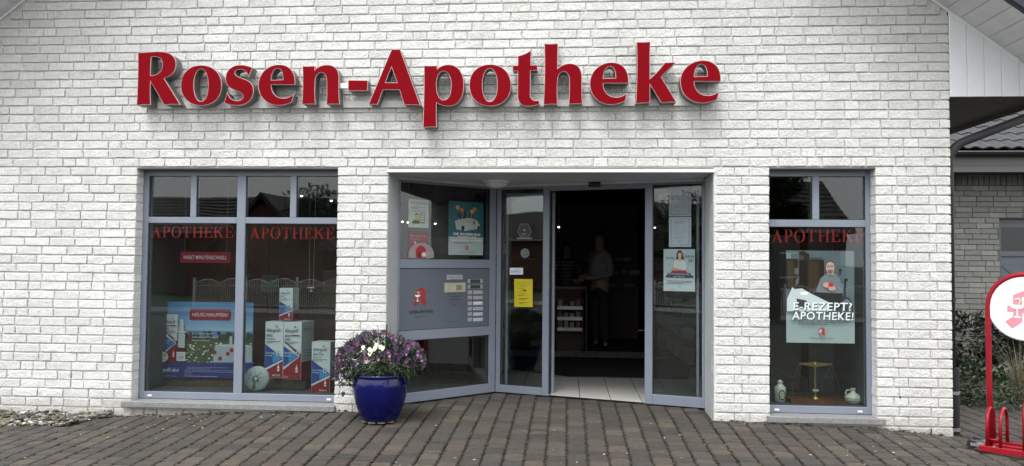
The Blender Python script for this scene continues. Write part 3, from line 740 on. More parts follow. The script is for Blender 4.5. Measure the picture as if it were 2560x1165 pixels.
# shop floor under the tiles, starting behind the bay line
fpts = [(-5.3, .9), (-1.9, .9), (-1.55, .50), (-.757, 1.24), (-.2, 1.06), (.78, .70), (1.25, .57), (1.5, .6), (3.2, .6), (3.2, 8.5), (-5.3, 8.5)]
sf = MB(); sf.add([(a, b, z) for z in (FZ-.15, FZ-.004) for a, b in fpts], [tuple(range(len(fpts)-1, -1, -1)), tuple(range(len(fpts), 2*len(fpts)))]+[(i, (i+1) % len(fpts), (i+1) % len(fpts)+len(fpts), i+len(fpts)) for i in range(len(fpts))])
floor = sf.build('shop_floor', GROUT, kind='structure')
tmesh = None
TS = .296
def clip_half(poly, a, b, c):
    "keep the side where a*x+b*y >= c"
    out = []
    for i, p in enumerate(poly):
        q = poly[(i+1) % len(poly)]; dp_, dq = a*p[0]+b*p[1]-c, a*q[0]+b*q[1]-c
        if dp_ >= 0: out.append(p)
        if (dp_ >= 0) != (dq >= 0): t = dp_/(dp_-dq); out.append((p[0]+(q[0]-p[0])*t, p[1]+(q[1]-p[1])*t))
    return out
ax0 = G(1443, 940).x
nR = Vector((C_.y-B_.y, -(C_.x-B_.x))).normalized()*-1
nL = Vector((B_.y-A_.y, -(B_.x-A_.x))).normalized()*-1
for i in range(-7, 9):
    for j in range(0, 14):
        x0 = ax0+.012+i*(TS+.008); y0 = .58+j*(TS+.008)
        if x0 > 2.6 or x0 < -2: continue
        pl_ = [(x0, y0), (x0+TS, y0), (x0+TS, y0+TS), (x0, y0+TS)]
        if x0+TS/2 > B_.x: pl_ = clip_half(pl_, nR.x, nR.y, nR.x*B_.x+nR.y*B_.y+.002)
        else: pl_ = clip_half(pl_, nL.x, nL.y, nL.x*B_.x+nL.y*B_.y+.05)
        if len(pl_) < 3: continue
        m_ = MB(); n = len(pl_); m_.add([(a, b, FZ-.003) for a, b in pl_]+[(a, b, FZ+.001) for a, b in pl_], [tuple(range(n, 2*n))]+[(q, (q+1) % n, (q+1) % n+n, q+n) for q in range(n)])
        m_.build('tile', FTILE, floor)
m_ = MB(); q1 = G(1425, 940); 
mp_ = [P(1425, 940, 2.25)[0]]
Ym = 2.22; x1_ = P(1612, 940, Ym)[0]+.5; xm0 = P(1425, 940, Ym)[0]-.02
m_ = MB(); ptsm = [(xm0, Ym), (x1_, Ym), (x1_+.3, 4.0), (xm0-.9, 4.0), (xm0-.9, 2.85)]
n = 5; m_.add([(a, b, FZ+.002) for a, b in ptsm]+[(a, b, FZ+.012) for a, b in ptsm], [tuple(range(n, 2*n))]+[(q, (q+1) % n, (q+1) % n+n, q+n) for q in range(n)])
m_.build('entrance_mat', MATM, label='large black entrance mat lying on pale tiles inside the open door', cat='mat')
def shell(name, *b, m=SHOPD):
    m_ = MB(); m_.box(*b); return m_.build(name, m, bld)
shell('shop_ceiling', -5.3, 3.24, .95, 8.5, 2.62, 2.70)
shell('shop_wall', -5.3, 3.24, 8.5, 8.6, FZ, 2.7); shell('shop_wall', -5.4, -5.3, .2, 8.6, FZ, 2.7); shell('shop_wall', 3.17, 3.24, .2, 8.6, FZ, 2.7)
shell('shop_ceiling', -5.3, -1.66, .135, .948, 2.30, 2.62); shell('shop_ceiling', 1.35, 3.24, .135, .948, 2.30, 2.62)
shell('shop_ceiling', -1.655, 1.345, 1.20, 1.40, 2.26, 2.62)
# bulkhead directly behind the bay header so no daylight falls over it
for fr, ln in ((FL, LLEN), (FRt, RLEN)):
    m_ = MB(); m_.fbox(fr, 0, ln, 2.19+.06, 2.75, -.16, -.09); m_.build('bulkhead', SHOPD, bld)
m_ = MB(); m_.add([(a, b, z) for z in (2.30, 2.34) for a, b in ((-1.66, .135), (1.30, .135), (1.35, .75), (-.76, 1.35), (-1.66, .60))], [(4, 3, 2, 1, 0), (5, 6, 7, 8, 9)]+[(i, (i+1) % 5, (i+1) % 5+5, i+5) for i in range(5)]); m_.build('ceiling_void', SHOPD, bld)
m_ = MB(); m_.add([(a, b, z) for z in (2.34, 2.75) for a, b in ((-1.66, .135), (1.30, .135), (1.35, .75), (-.76, 1.35), (-1.66, .60))], [(4, 3, 2, 1, 0), (5, 6, 7, 8, 9)]+[(i, (i+1) % 5, (i+1) % 5+5, i+5) for i in range(5)]) if 0 else None
# solid piers behind the brick piers
shell('inner_wall', -2.10, -1.70, .131, .60, FZ-.1, 2.3, m=NICHE); shell('inner_wall', 1.36, 1.74, .131, .70, FZ-.1, 2.3, m=NICHE)
shell('inner_wall', 2.705, 3.16, .131, .22, FZ-.1, 2.3, m=NICHE); shell('inner_wall', -5.3, -4.06, .131, .22, FZ-.1, 2.3, m=NICHE)
# --- left display niche
niche_b = .86
nl = P(400, 700, niche_b)[0]
shell('display_floor', -4.0, -2.10, .19, .9, .16, .196, m=NICHE)
shell('display_side', -4.04, -3.985, .19, .90, .196, 2.29, m=NICHE)
dw = .438
for i in range(5):
    x0 = -3.98+i*dw
    if x0 > -2.1: break
    m_ = MB(); m_.box(x0, min(x0+dw-.006, -1.70), niche_b, niche_b+.02, .197, 1.83); m_.build('back_panel', WOODD, bld)
# --- right display niche
shell('display_floor', 1.75, 2.70, .19, .95, .16, .196, m=NICHE)
m_ = MB(); m_.box(2.40, 2.71, .95, .98, .197, 2.29); m_.build('display_back', NICHE, bld)
m_ = MB(); m_.box(2.64, 2.70, .19, .945, .197, 2.29); m_.build('display_side', NICHE, bld)
m_ = MB(); m_.box(2.04, 2.33, 1.0, 1.03, .197, 1.75); m_.build('display_back', mat('niche_dark', (.09, .09, .085), .7), bld)
# --- flat letters APOTHEKE on three panes (serif, red foil)
SER = {'A': (.90, [[(0, 0), (.28, 0), (.28, .03), (.185, .05), (.26, .27), (.53, .27), (.60, .05), (.50, .03), (.50, 0), (.90, 0), (.90, .03), (.81, .05), (.47, 1), (.43, 1), (.10, .05), (0, .03)], [(.275, .31), (.515, .31), (.395, .66)]]),
 'P': (.70, [[(0, 0), (.36, 0), (.36, .03), (.26, .05), (.26, .45), (.40, .45), (.56, .49), (.66, .58), (.69, .72), (.66, .87), (.56, .96), (.40, 1), (0, 1), (0, .97), (.10, .95), (.10, .05), (0, .03)], [(.26, .49), (.38, .49), (.47, .55), (.51, .72), (.47, .90), (.38, .96), (.26, .96)]]),
 'O': (.88, [oval(.44, .5, .44, .52, 28, 2.1), oval(.44, .5, .27, .48, 24, 2.1)]),
 'T': (.82, [[(.24, 0), (.58, 0), (.58, .03), (.49, .05), (.49, .95), (.67, .94), (.78, .72), (.82, .72), (.80, 1), (.02, 1), (0, .72), (.04, .72), (.15, .94), (.33, .95), (.33, .05), (.24, .03)]]),
 'H': (.94, [[(0, 0), (.36, 0), (.36, .03), (.26, .05), (.26, .48), (.68, .48), (.68, .05), (.58, .03), (.58, 0), (.94, 0), (.94, .03), (.84, .05), (.84, .95), (.94, .97), (.94, 1), (.58, 1), (.58, .97), (.68, .95), (.68, .53), (.26, .53), (.26, .95), (.36, .97), (.36, 1), (0, 1), (0, .97), (.10, .95), (.10, .05), (0, .03)]]),
 'E': (.74, [[(0, 0), (.72, 0), (.74, .29), (.70, .29), (.60, .05), (.26, .05), (.26, .48), (.46, .48), (.52, .36), (.55, .36), (.55, .66), (.52, .66), (.46, .53), (.26, .53), (.26, .95), (.58, .95), (.67, .73), (.71, .73), (.69, 1), (0, 1), (0, .97), (.10, .95), (.10, .05), (0, .03)]]),
 'K': (.92, [[(0, 0), (.36, 0), (.36, .03), (.26, .05), (.26, .42), (.36, .52), (.66, .05), (.56, .03), (.56, 0), (.92, 0), (.92, .03), (.84, .05), (.47, .62), (.76, .93), (.86, .97), (.86, 1), (.56, 1), (.56, .97), (.67, .95), (.26, .50), (.26, .95), (.36, .97), (.36, 1), (0, 1), (0, .97), (.10, .95), (.10, .05), (0, .03)]])}
REDF = mat('red_foil', (.38, .012, .015), .6, amt=.15)
def foil(pts, Y, parent, fr=None):
    fr = PL(Y); (xa, ya), (xb, yb), h = pts
    a0, b0 = fr.px(xa, ya); a1, b1 = fr.px(xb, yb); hh = h
    W_ = sum(SER[c][0] for c in 'APOTHEKE')+.10*7
    sx = (a1-a0)/W_; x = a0
    for c in 'APOTHEKE':
        wd, loops = SER[c]
        ll = [[(x+p*sx, b0+(b1-b0)*(x-a0)/(a1-a0)+q*hh) for p, q in l] for l in loops]
        link('foil_letter', curve_mesh('foil_letter', ll, .0006, REDF, 0, fr, 0), parent); x += (wd+.10)*sx
foil(((378, 594), (583, 594), .108), .1500, W1); foil(((624, 596), (836, 598), .108), .1500, W1); foil(((1929, 606), (2160, 604), .115), .1500, W2)
# ------------------------------------------------------------------ posters and notices
def sheet_thing(name, fr, pxs, label, cat, d=0, paper='#e6e8e6', th=.0012, group=None, m=None):
    "pxs = (left, top, right, bottom) in the photo; returns print canvas with unit-friendly frame (0..w, 0..h)"
    a0, b1 = fr.px(pxs[0], pxs[1], d); a1, b0 = fr.px(pxs[2], pxs[3], d)
    f2 = Fr(fr.at(a0, b0, d), fr.u, fr.v, fr.n); W_, H_ = a1-a0, b1-b0
    th_ = thing(name, f2.at(W_/2, 0), label, cat, group)
    m_ = MB(); m_.fbox(f2, 0, W_, 0, H_, -th, 0, lin(paper)[:3]); m_.build('sheet', PRINT, th_)
    return Print(f2), W_, H_, th_
INN = -.032                      # behind the glass
# Nachhilfe
p, W_, H_, o = sheet_thing('notice', FL, (1021.5, 496.5, 1071, 570), 'small pale tutoring notice with a reading child, top left of the entrance window', 'notice', INN, '#cfd8cd')
p.text('Nachhilfe', W_*.5, H_*.83, H_*.075, '#33403f', w=W_*.76, al='C'); p.dashes(W_*.35, W_*.65, H_*.79, 1, .01, H_*.015, '#777777')
p.dashes(W_*.12, W_*.88, H_*.72, 2, H_*.035, H_*.016, '#6f8a78'); p.text('0157/92476080', W_*.5, H_*.555, H_*.05, '#4d8a6a', w=W_*.7, al='C')
p.ell(W_*.40, H_*.45, W_*.07, H_*.05, '#2b2420'); p.ell(W_*.40, H_*.43, W_*.045, H_*.035, '#d9b78e'); p.poly([(W_*.3, H_*.25), (W_*.5, H_*.25), (W_*.46, H_*.39), (W_*.34, H_*.39)], '#c9b84a')
p.rect(W_*.20, H_*.20, W_*.52, H_*.25, '#4a5a50'); p.rect(W_*.18, H_*.14, W_*.55, H_*.19, '#53675c'); p.rect(W_*.55, H_*.18, W_*.80, H_*.50, '#3a3f3d'); p.rect(W_*.57, H_*.20, W_*.78, H_*.48, '#cdd4cc'); p.dashes(W_*.60, W_*.76, H_*.44, 4, H_*.06, H_*.018, '#555555'); p.ell(W_*.73, H_*.17, W_*.05, H_*.03, '#a39a49')
p.put(o)
# red phone flyer
p, W_, H_, o = sheet_thing('flyer', FL, (1022, 578.5, 1069, 644), 'red flyer with white telephone and letter marks under the tutoring notice', 'flyer', INN, '#8e1822')
p.text('Wir sind hier', W_*.07, H_*.80, H_*.08, '#c9a5a5', w=W_*.84); p.dashes(W_*.1, W_*.86, H_*.72, 1, .01, H_*.02, '#b98d8d')
p.poly([(W_*.28, H_*.62), (W_*.34, H_*.64), (W_*.37, H_*.55), (W_*.46, H_*.48), (W_*.5, H_*.50), (W_*.48, H_*.44), (W_*.40, H_*.44), (W_*.31, H_*.52)], '#e6d3d3')
p.rect(W_*.33, H_*.27, W_*.42, H_*.38, '#e6d3d3'); p.rect(W_*.345, H_*.285, W_*.405, H_*.365, '#8e1822'); p.dashes(W_*.5, W_*.9, H_*.56, 2, H_*.05, H_*.016, '#d9b9b9'); p.dashes(W_*.5, W_*.85, H_*.34, 2, H_*.05, H_*.016, '#d9b9b9'); p.put(o)
# round-topped sticker with little red house
a0, b0 = FL.px(1021, 644, INN+.006); a1, b1 = FL.px(1085, 608, INN+.006); f2 = Fr(FL.at(a0, b0, INN+.006), FL.u, FL.v, FL.n); W_, H_ = a1-a0, b1-b0
o = thing('sticker', f2.at(W_/2, 0), 'round-topped pale sticker with a red house at the foot of the entrance window', 'sticker')
m_ = MB(); arch = [(0, 0), (W_, 0)]+[(W_/2+W_/2*math.cos(math.pi*k/16), H_*.25+H_*.75*math.sin(math.pi*k/16)) for k in range(17)]
m_.prism(f2, arch, -.001, 0, lin('#9a8f92')[:3]); m_.build('sheet', PRINT, o)
p = Print(f2); p.poly([(W_*.28, 0), (W_*.68, 0), (W_*.68, H_*.55), (W_*.62, H_*.72), (W_*.48, H_*.86), (W_*.34, H_*.72), (W_*.28, H_*.55)], '#a3202e'); p.rect(W_*.36, 0, W_*.46, H_*.38, '#5f0f18'); p.ell(W_*.60, H_*.22, W_*.09, H_*.16, '#d8c8c8'); p.put(o)
# DIE REGIERUNG poster
p, W_, H_, o = sheet_thing('poster', FL, (1122.5, 501, 1207.5, 638), 'teal protest poster with people riding a white car, upper right of the entrance window', 'poster', INN, '#c5d0cd')
p.rect(0, H_*.335, W_, H_, '#2c6e74')
p.poly([(W_*.22, H_*.47), (W_*.48, H_*.45), (W_*.86, H_*.50), (W_*.90, H_*.57), (W_*.80, H_*.66), (W_*.60, H_*.70), (W_*.28, H_*.66), (W_*.17, H_*.62)], '#c9cfc8')
p.poly([(W_*.30, H_*.66), (W_*.58, H_*.70), (W_*.54, H_*.80), (W_*.36, H_*.77)], '#2a2d31'); p.ell(W_*.40, H_*.50, W_*.045, H_*.05, '#1d1d1f'); p.ell(W_*.85, H_*.52, W_*.03, H_*.04, '#1d1d1f'); p.rect(W_*.60, H_*.485, W_*.76, H_*.51, '#a9aeb0')
for cx_, cy_, c in ((.24, .88, '#c48a5e'), (.36, .84, '#b3744b'), (.44, .79, '#3c3a44'), (.66, .82, '#c08863'), (.73, .86, '#ab6d4a'), (.28, .74, '#3b3f46'), (.62, .73, '#31343b')):
    p.ell(W_*cx_, H_*cy_, W_*.06, H_*.042, c, 9)
for q in ((.36, .62, .40, .82), (.50, .66, .53, .80), (.61, .66, .64, .84)): p.poly([(W_*q[0], H_*q[1]), (W_*q[0]+.004, H_*q[1]), (W_*q[2], H_*q[3]), (W_*q[2]-.004, H_*q[3])], '#c9c7be')
logo(p, W_*.66, H_*.57, H_*.08, '#8e1c26', '#c9cfc8', '#c9cfc8')
for t, y, w_ in (('DIE REGIERUNG', .365, .77), ('FÄHRT UNS', .305, .54), ('GEGEN DIE WAND.', .245, .88)):
    p.text(t, W_*.5+.002, H_*y-.002, H_*.045, '#20383b', w=W_*w_, bold=.03, al='C'); p.text(t, W_*.5, H_*y, H_*.045, '#eef0ee', w=W_*w_, bold=.03, al='C')
p.dashes(W_*.1, W_*.9, H_*.225, 1, .01, H_*.006, '#555555'); logo(p, W_*.44, H_*.09, H_*.09, '#8e1c26', '#c5d0cd'); p.text('APOTHEKEN STATT FABRIKEN', W_*.5, H_*.045, H_*.016, '#333a3a', w=W_*.5, al='C'); p.put(o)
# letterbox panel: logo, name, night bell, name plates
def L3(x, y, d=0): return FL.px(x, y, d)
PD = -.010
pp = Print(FL, PD+.0006)
a0, b0 = L3(1034, 766); a1, b1 = L3(1075, 718); logo(pp, a0, b0, b1-b0, '#97242b', '')
a, b = L3(1054, 783); pp.text('ROSEN-APOTHEKE', a, b, .031, '#101114', w=L3(1083, 770)[0]-L3(1025, 770)[0], bold=.01, al='C')
a, b = L3(1052, 793); pp.text('Bibiana Wilmke', a, b, .014, '#1d2024', w=L3(1066, 770)[0]-L3(1039, 770)[0], al='C')
a0, b0 = L3(1117, 699); a1, b1 = L3(1157, 687); pp.rect(a0, b0, a1, b1, '#a9b0b8')
for i, t in enumerate(('Öffnungszeiten Mo-Fr Sa-So', '8.30-13.00 Uhr  15.00-18.30 Uhr', 'Mi Sa 8.30-13.00 Uhr')): pp.text(t, (a0+a1)/2, b1-.016-i*.0145, .0085, '#0c0d10', w=(a1-a0)*(.96, .9, .6)[i], bold=.03, al='C')
a, b = L3(1136, 743); pp.text('Nachtglocke', a, b, .013, '#14161a', w=L3(1149, 740)[0]-L3(1124, 740)[0], al='C')
a0, b0 = L3(1122, 749.5); a1, _ = L3(1150, 749.5); pp.rect(a0, b0-.002, a1, b0+.002, '#0d0e10')
a, b = L3(1136, 762.5); pp.text('Rezepte', a, b, .011, '#14161a', al='C')
a0, b0 = L3(1116, 805); a1, b1 = L3(1156, 755.5)
for q in ((a0, b0, a1, b0+.0015), (a0, b1-.0015, a1, b1), (a0, b0+.0015, a0+.0015, b1-.0015), (a1-.0015, b0+.0015, a1, b1-.0015)): pp.rect(*q, '#30353f')
a, b = L3(1213, 810.5); pp.ell(a, b, .010, .010, '#a5545c')
pp.put(pnl)
a0, b0 = L3(1111.5, 731.5); a1, b1 = L3(1164, 706.5)
m_ = MB(); m_.fbox(FL, a0, a1, b0, b1, PD, PD+.012, bev=.002); nb = m_.build('night_bell', mat('champagne_metal', (.50, .47, .36), .3, metal=.3), pnl)
x0_, x1_b = a0+(a1-a0)*.55, a0+(a1-a0)*.82; m_ = MB(); m_.fbox(FL, x0_, x1_b, b0+.022, b1-.022, PD+.012, PD+.016, bev=.002); m_.build('bell_button', mat('bell_button', (.22, .21, .16), .4), nb)
PLT = mat('name_plate', (.36, .37, .38), .4, metal=.1); PLW = mat('paper_plate', (.50, .53, .58), .5)
ys = [(697.5, 708), (711.5, 722), (725.5, 736), (739, 749.5), (753, 763.5), (767, 777), (780, 790.5), (793.5, 804)]
for i, (y0_, y1_) in enumerate(ys):
    if i < 2:
        a0, b0 = L3(1170.5, y1_); a1, b1 = L3(1208, y0_); m_ = MB(); m_.fbox(FL, a0, a1, b0, b1, PD, PD+.003, bev=.001); q = m_.build('name_plate', PLT, pnl)
        c0 = a0+(a1-a0)*.17; c1 = a0+(a1-a0)*.83; m_ = MB(); m_.fbox(FL, c0, c1, b0+.003, b1-.003, PD+.003, PD+.005); m_.build('speaker_slot', mat('slot_dark', (.03, .035, .04), .5), q)
    else:
        for c0, c1, mm in ((1170.5, 1181, PLT), (1184, 1208, PLT if i < 4 else PLW)):
            a0, b0 = L3(c0, y1_); a1, b1 = L3(c1, y0_); m_ = MB(); m_.fbox(FL, a0, a1, b0+.002, b1-.002, PD, PD+.003, bev=.001); q = m_.build('name_plate', mm, pnl)
            if i == 5 and c0 == 1184:
                p = Print(FL, PD+.0036); p.text('Rosenapotheke', (a0+a1)/2, b1-.018, .012, '#0b0c0e', w=(a1-a0)*.8, bold=.03, al='C'); p.text('Engelstr. Nr. 7', (a0+a1)/2, b1-.036, .012, '#0b0c0e', w=(a1-a0)*.9, bold=.03, al='C'); p.put(q)
            if i == 4 and c0 == 1184: p = Print(FL, PD+.0036); p.rect(a0+.012, b1-.022, a1-.016, b1-.004, '#d5dae0'); p.put(q)
# middle light: hexagon sticker, round sticker, card sticker, yellow notice
def R3(x, y, d=0): return FRt.px(x, y, d)
def stk(name, pts, label, cat, colr, fr=FRt, d=INN):
    q = [fr.px(*t, d) for t in pts]; cx_ = sum(t[0] for t in q)/len(q); cz_ = min(t[1] for t in q)
    o = thing(name, fr.at(cx_, cz_, d), label, cat); m_ = MB(); m_.prism(fr, q, d-.001, d, lin(colr)[:3]); m_.build('sheet', PRINT, o); return o
o = stk('sticker', [(1300, 559), (1321, 559), (1330, 580), (1321, 594), (1301, 594), (1293, 580)][::-1], 'grey hexagonal sticker with cup and snake high on the narrow door light', 'sticker', '#6f7274')
p = Print(FRt, INN+.0006); q = [R3(*t, INN) for t in ((1302, 562), (1319, 562), (1327, 580), (1319, 591), (1303, 591), (1296, 580))[::-1]]; p.poly(q, '#3a3d3e')
a, b = R3(1311, 578, INN); p.ell(a, b+.012, .014, .010, '#a9a3a3'); p.rect(a-.003, b-.015, a+.003, b+.008, '#8a5a60'); p.dashes(a-.03, a+.035, b-.022, 2, .012, .005, '#9a9c9c')
a0, b0 = R3(1292, 597.5, INN); a1, b1 = R3(1330, 594.5, INN); p.rect(a0, b0, a1, b1, '#8c8f90'); p.put(o)
c_ = [(1312.5+11*math.cos(2*math.pi*k/20), 633+12*math.sin(2*math.pi*k/20)) for k in range(20)][::-1]
o = stk('sticker', c_, 'small round white sticker below the hexagonal one', 'sticker', '#8d9290'); p = Print(FRt, INN+.0006); a, b = R3(1312.5, 633, INN); p.ell(a, b, .030, .032, '#6f7675'); p.dashes(a-.022, a+.024, b+.015, 2, .016, .008, '#a9b0ae'); p.put(o)
o = stk('sticker', [(1274.5, 686.5), (1307.5, 686.5), (1307.5, 669.5), (1274.5, 669.5)], 'small white card payment sticker above the yellow notice', 'sticker', '#d9dfe6', d=-.0225)
p = Print(FRt, -.0219); a0, b0 = R3(1277, 683, -.0225); p.rect(a0+.008, b0+.004, a0+.018, b0+.03, '#2b6ab0'); p.rect(a0+.030, b0+.004, a0+.040, b0+.03, '#3c77b8'); p.dashes(a0+.0, a0+.028, b0+.012, 1, .01, .003, '#3a3f45')
p.rect(a0+.052, b0+.002, a0+.108, b0+.038, '#3a3f45'); p.rect(a0+.055, b0+.005, a0+.105, b0+.035, '#d9dfe6'); p.ell(a0+.063, b0+.02, .005, .006, '#2a2d31'); p.text('Pay', a0+.070, b0+.014, .014, '#2a2d31', w=.030); p.put(o)
o = stk('notice', [(1286, 767), (1331.5, 767.5), (1331.5, 698), (1285.5, 697)], 'bright yellow paper notice on the narrow door light', 'notice', '#c9b70c', d=-.0225)
p = Print(FRt, -.0219)
a0, b0 = R3(1286, 767, -.0225); a1, b1 = R3(1331.5, 697.5, -.0225); W_, H_ = a1-a0, b1-b0
for t, y, w_ in (('Unser Sommerumtrag', .86, .72), ('der Rosenapotheke', .80, .62), ('zum Mitnehmen', .74, .45)): p.text(t, a0+W_*.5, b0+H_*y, H_*.026, '#4b4515', w=W_*w_, bold=.015, al='C')
p.dashes(a0+W_*.18, a0+W_*.82, b0+H_*.67, 1, .01, .004, '#5a5318'); p.poly([(a0+W_*.45, b0+H_*.57), (a0+W_*.66, b0+H_*.57), (a0+W_*.68, b0+H_*.60), (a0+W_*.60, b0+H_*.61), (a0+W_*.56, b0+H_*.645), (a0+W_*.52, b0+H_*.61), (a0+W_*.43, b0+H_*.60)], '#3f3b14'); p.rect(a0+W_*.33, b0+H_*.575, a0+W_*.38, b0+H_*.585, '#5a5318')
p.dashes(a0+W_*.2, a0+W_*.8, b0+H_*.50, 1, .02, .004, '#5a5318'); p.dashes(a0+W_*.16, a0+W_*.84, b0+H_*.42, 1, .02, .004, '#5a5318'); p.dashes(a0+W_*.26, a0+W_*.76, b0+H_*.32, 2, .014, .005, '#3f3b14'); p.dashes(a0+W_*.28, a0+W_*.7, b0+H_*.17, 2, .014, .005, '#3f3b14'); p.put(o)
# right light: two certificates and the poster with a woman
for i, (y0_, y1_, lb) in enumerate(((467, 540.5, 'upper of two framed white certificates at the top of the right door light'), (543, 617.5, 'lower of two framed white certificates, just above the poster with a woman'))):
    p, W_, H_, o = sheet_thing('certificate', FRt, (1672.5, y0_, 1728, y1_), lb, 'certificate', INN, ('#a6adb6', '#c0c9d2')[i])
    c1, c2 = (('#8b939e', '#a6adb6'), ('#8fa0b2', '#c0c9d2'))[i]
    p.rect(W_*.09, H_*.06, W_*.91, H_*.94, c1); p.rect(W_*.12, H_*.08, W_*.88, H_*.92, c2); p.dashes(W_*.25, W_*.76, H_*.86, 2, H_*.05, H_*.014, '#6f7883'); p.dashes(W_*.2, W_*.8, H_*.68, 5, H_*.06, H_*.010, '#7c8690'); p.dashes(W_*.2, W_*.8, H_*.34, 2, H_*.035, H_*.010, '#7c8690'); p.dashes(W_*.42, W_*.58, H_*.2, 2, H_*.03, H_*.012, '#6f7883'); p.put(o)
p, W_, H_, o = sheet_thing('poster', FRt, (1659, 622.5, 1737.5, 729), 'poster of a dark haired woman with folded arms on the right door light', 'poster', INN, '#c3d0d4')
p.rect(0, H_*.42, W_, H_, '#b4c4c8')
p.poly([(W_*.40, H_*.70), (W_*.42, H_*.90), (W_*.48, H_*.975), (W_*.56, H_*.97), (W_*.61, H_*.90), (W_*.66, H_*.72), (W_*.60, H_*.70)], '#3d2b24')
p.poly([(W_*.30, H_*.53), (W_*.34, H_*.70), (W_*.42, H_*.75), (W_*.62, H_*.75), (W_*.70, H_*.70), (W_*.74, H_*.54), (W_*.68, H_*.44), (W_*.36, H_*.44)], '#d4dadb')
p.poly([(W_*.26, H_*.50), (W_*.30, H_*.56), (W_*.70, H_*.50), (W_*.74, H_*.56), (W_*.75, H_*.50), (W_*.68, H_*.45), (W_*.36, H_*.46)], '#a77e68')
p.poly([(W_*.22, H_*.42), (W_*.28, H_*.49), (W_*.72, H_*.49), (W_*.78, H_*.42)], '#762028'); p.rect(W_*.48, H_*.72, W_*.56, H_*.80, '#b98d75'); p.ell(W_*.52, H_*.85, W_*.058, H_*.065, '#c29a83', 14)
p.poly([(W_*.455, H_*.84), (W_*.45, H_*.93), (W_*.52, H_*.955), (W_*.59, H_*.93), (W_*.585, H_*.86), (W_*.56, H_*.905), (W_*.48, H_*.905)], '#3d2b24')
for ex in (.495, .545): p.ell(W_*ex, H_*.858, W_*.008, H_*.006, '#2a1d18', 6)
p.rect(W_*.50, H_*.812, W_*.54, H_*.818, '#8a3f3f')
p.text('Lass das', W_*.08, H_*.76, H_*.075, '#33393c', w=W_*.26, shear=.25); p.text('Licht an,', W_*.67, H_*.80, H_*.075, '#33393c', w=W_*.30, shear=.25); p.text('Kai!', W_*.80, H_*.70, H_*.075, '#33393c', w=W_*.14, shear=.25)
p.rect(W_*.13, H_*.385, W_*.87, H_*.435, '#2a2f3c'); p.rect(W_*.08, H_*.325, W_*.95, H_*.38, '#2a2f3c'); p.text('Alle 27 Stunden geht ja einer', W_*.5, H_*.398, H_*.026, '#cfd7dc', w=W_*.66, al='C', bold=.01); p.text('das Licht aus.', W_*.5, H_*.34, H_*.026, '#cfd7dc', w=W_*.36, al='C', bold=.01)
p.dashes(W_*.12, W_*.90, H_*.25, 3, H_*.03, H_*.012, '#5f686b'); p.dashes(W_*.45, W_*.66, H_*.11, 1, .01, H_*.010, '#5f686b'); p.dashes(W_*.2, W_*.62, H_*.05, 1, .01, H_*.008, '#7c8688'); p.put(o)
# big poster in the right window
p, W_, H_, o = sheet_thing('poster', PL(.155), (1965, 626, 2137, 859), 'large poster of a bearded man in a wheelchair holding a red cup', 'poster', 0, '#cdd8da')
p.rect(0, H_*.33, W_, H_, '#7b868c'); p.rect(W_*.80, H_*.84, W_*.99, H_, '#88949a'); p.rect(W_*.82, H_*.5, W_*.99, H_*.81, '#828e94')
p.poly([(0, H_*.58), (W_*.56, H_*.50), (W_*.56, H_*.90), (0, H_*.91)], '#3a2b20'); p.rect(W_*.02, H_*.60, W_*.11, H_*.89, '#5b4a38'); p.rect(W_*.20, H_*.58, W_*.31, H_*.89, '#1f1a17'); p.rect(W_*.33, H_*.55, W_*.48, H_*.89, '#54412f'); p.rect(W_*.12, H_*.74, W_*.18, H_*.81, '#7b7f7c'); p.poly([(W_*.14, H_*.68), (W_*.19, H_*.72), (W_*.18, H_*.64), (W_*.13, H_*.62)], '#8b8d86')
p.rect(W_*.18, H_*.90, W_*.27, H_*.96, '#6a5d50'); p.rect(W_*.26, H_*.90, W_*.34, H_*.97, '#3f2b20'); p.ell(W_*.24, H_*.97, W_*.06, H_*.025, '#26302a'); p.rect(W_*.35, H_*.91, W_*.54, H_*.925, '#59625f'); p.rect(0, H_*.91, W_*.07, H_*.97, '#7d8a86')
p.rect(W_*.78, H_*.74, W_*.795, H_*.81, '#20242a'); p.rect(W_*.77, H_*.785, W_*.82, H_*.795, '#20242a')
p.poly([(W_*.40, H_*.46), (W_*.45, H_*.60), (W_*.50, H_*.70), (W_*.58, H_*.75), (W_*.72, H_*.75), (W_*.79, H_*.69), (W_*.82, H_*.58), (W_*.80, H_*.46)], '#7c848b')
p.poly([(W_*.42, H_*.57), (W_*.44, H_*.50), (W_*.38, H_*.53)], '#7c848b')
p.poly([(W_*.83, H_*.40), (W_*.85, H_*.70), (W_*.90, H_*.70), (W_*.90, H_*.68), (W_*.87, H_*.67), (W_*.86, H_*.40)], '#15181c'); p.poly([(W_*.36, H_*.46), (W_*.40, H_*.55), (W_*.82, H_*.54), (W_*.86, H_*.44), (W_*.80, H_*.38), (W_*.45, H_*.40)], '#1b1e24')
p.ell(W_*.88, H_*.37, W_*.09, H_*.13, '#23272e', 24); p.ell(W_*.88, H_*.37, W_*.075, H_*.11, '#7d888e', 24)
for k in range(8): q = k*math.pi/8; p.poly([(W_*.88+W_*.075*math.cos(q), H_*.37+H_*.11*math.sin(q)), (W_*.88+W_*.075*math.cos(q+.06), H_*.37+H_*.11*math.sin(q+.06)), (W_*.88-W_*.075*math.cos(q), H_*.37-H_*.11*math.sin(q)), (W_*.88-W_*.075*math.cos(q+.06), H_*.37-H_*.11*math.sin(q+.06))], '#3a3f45')
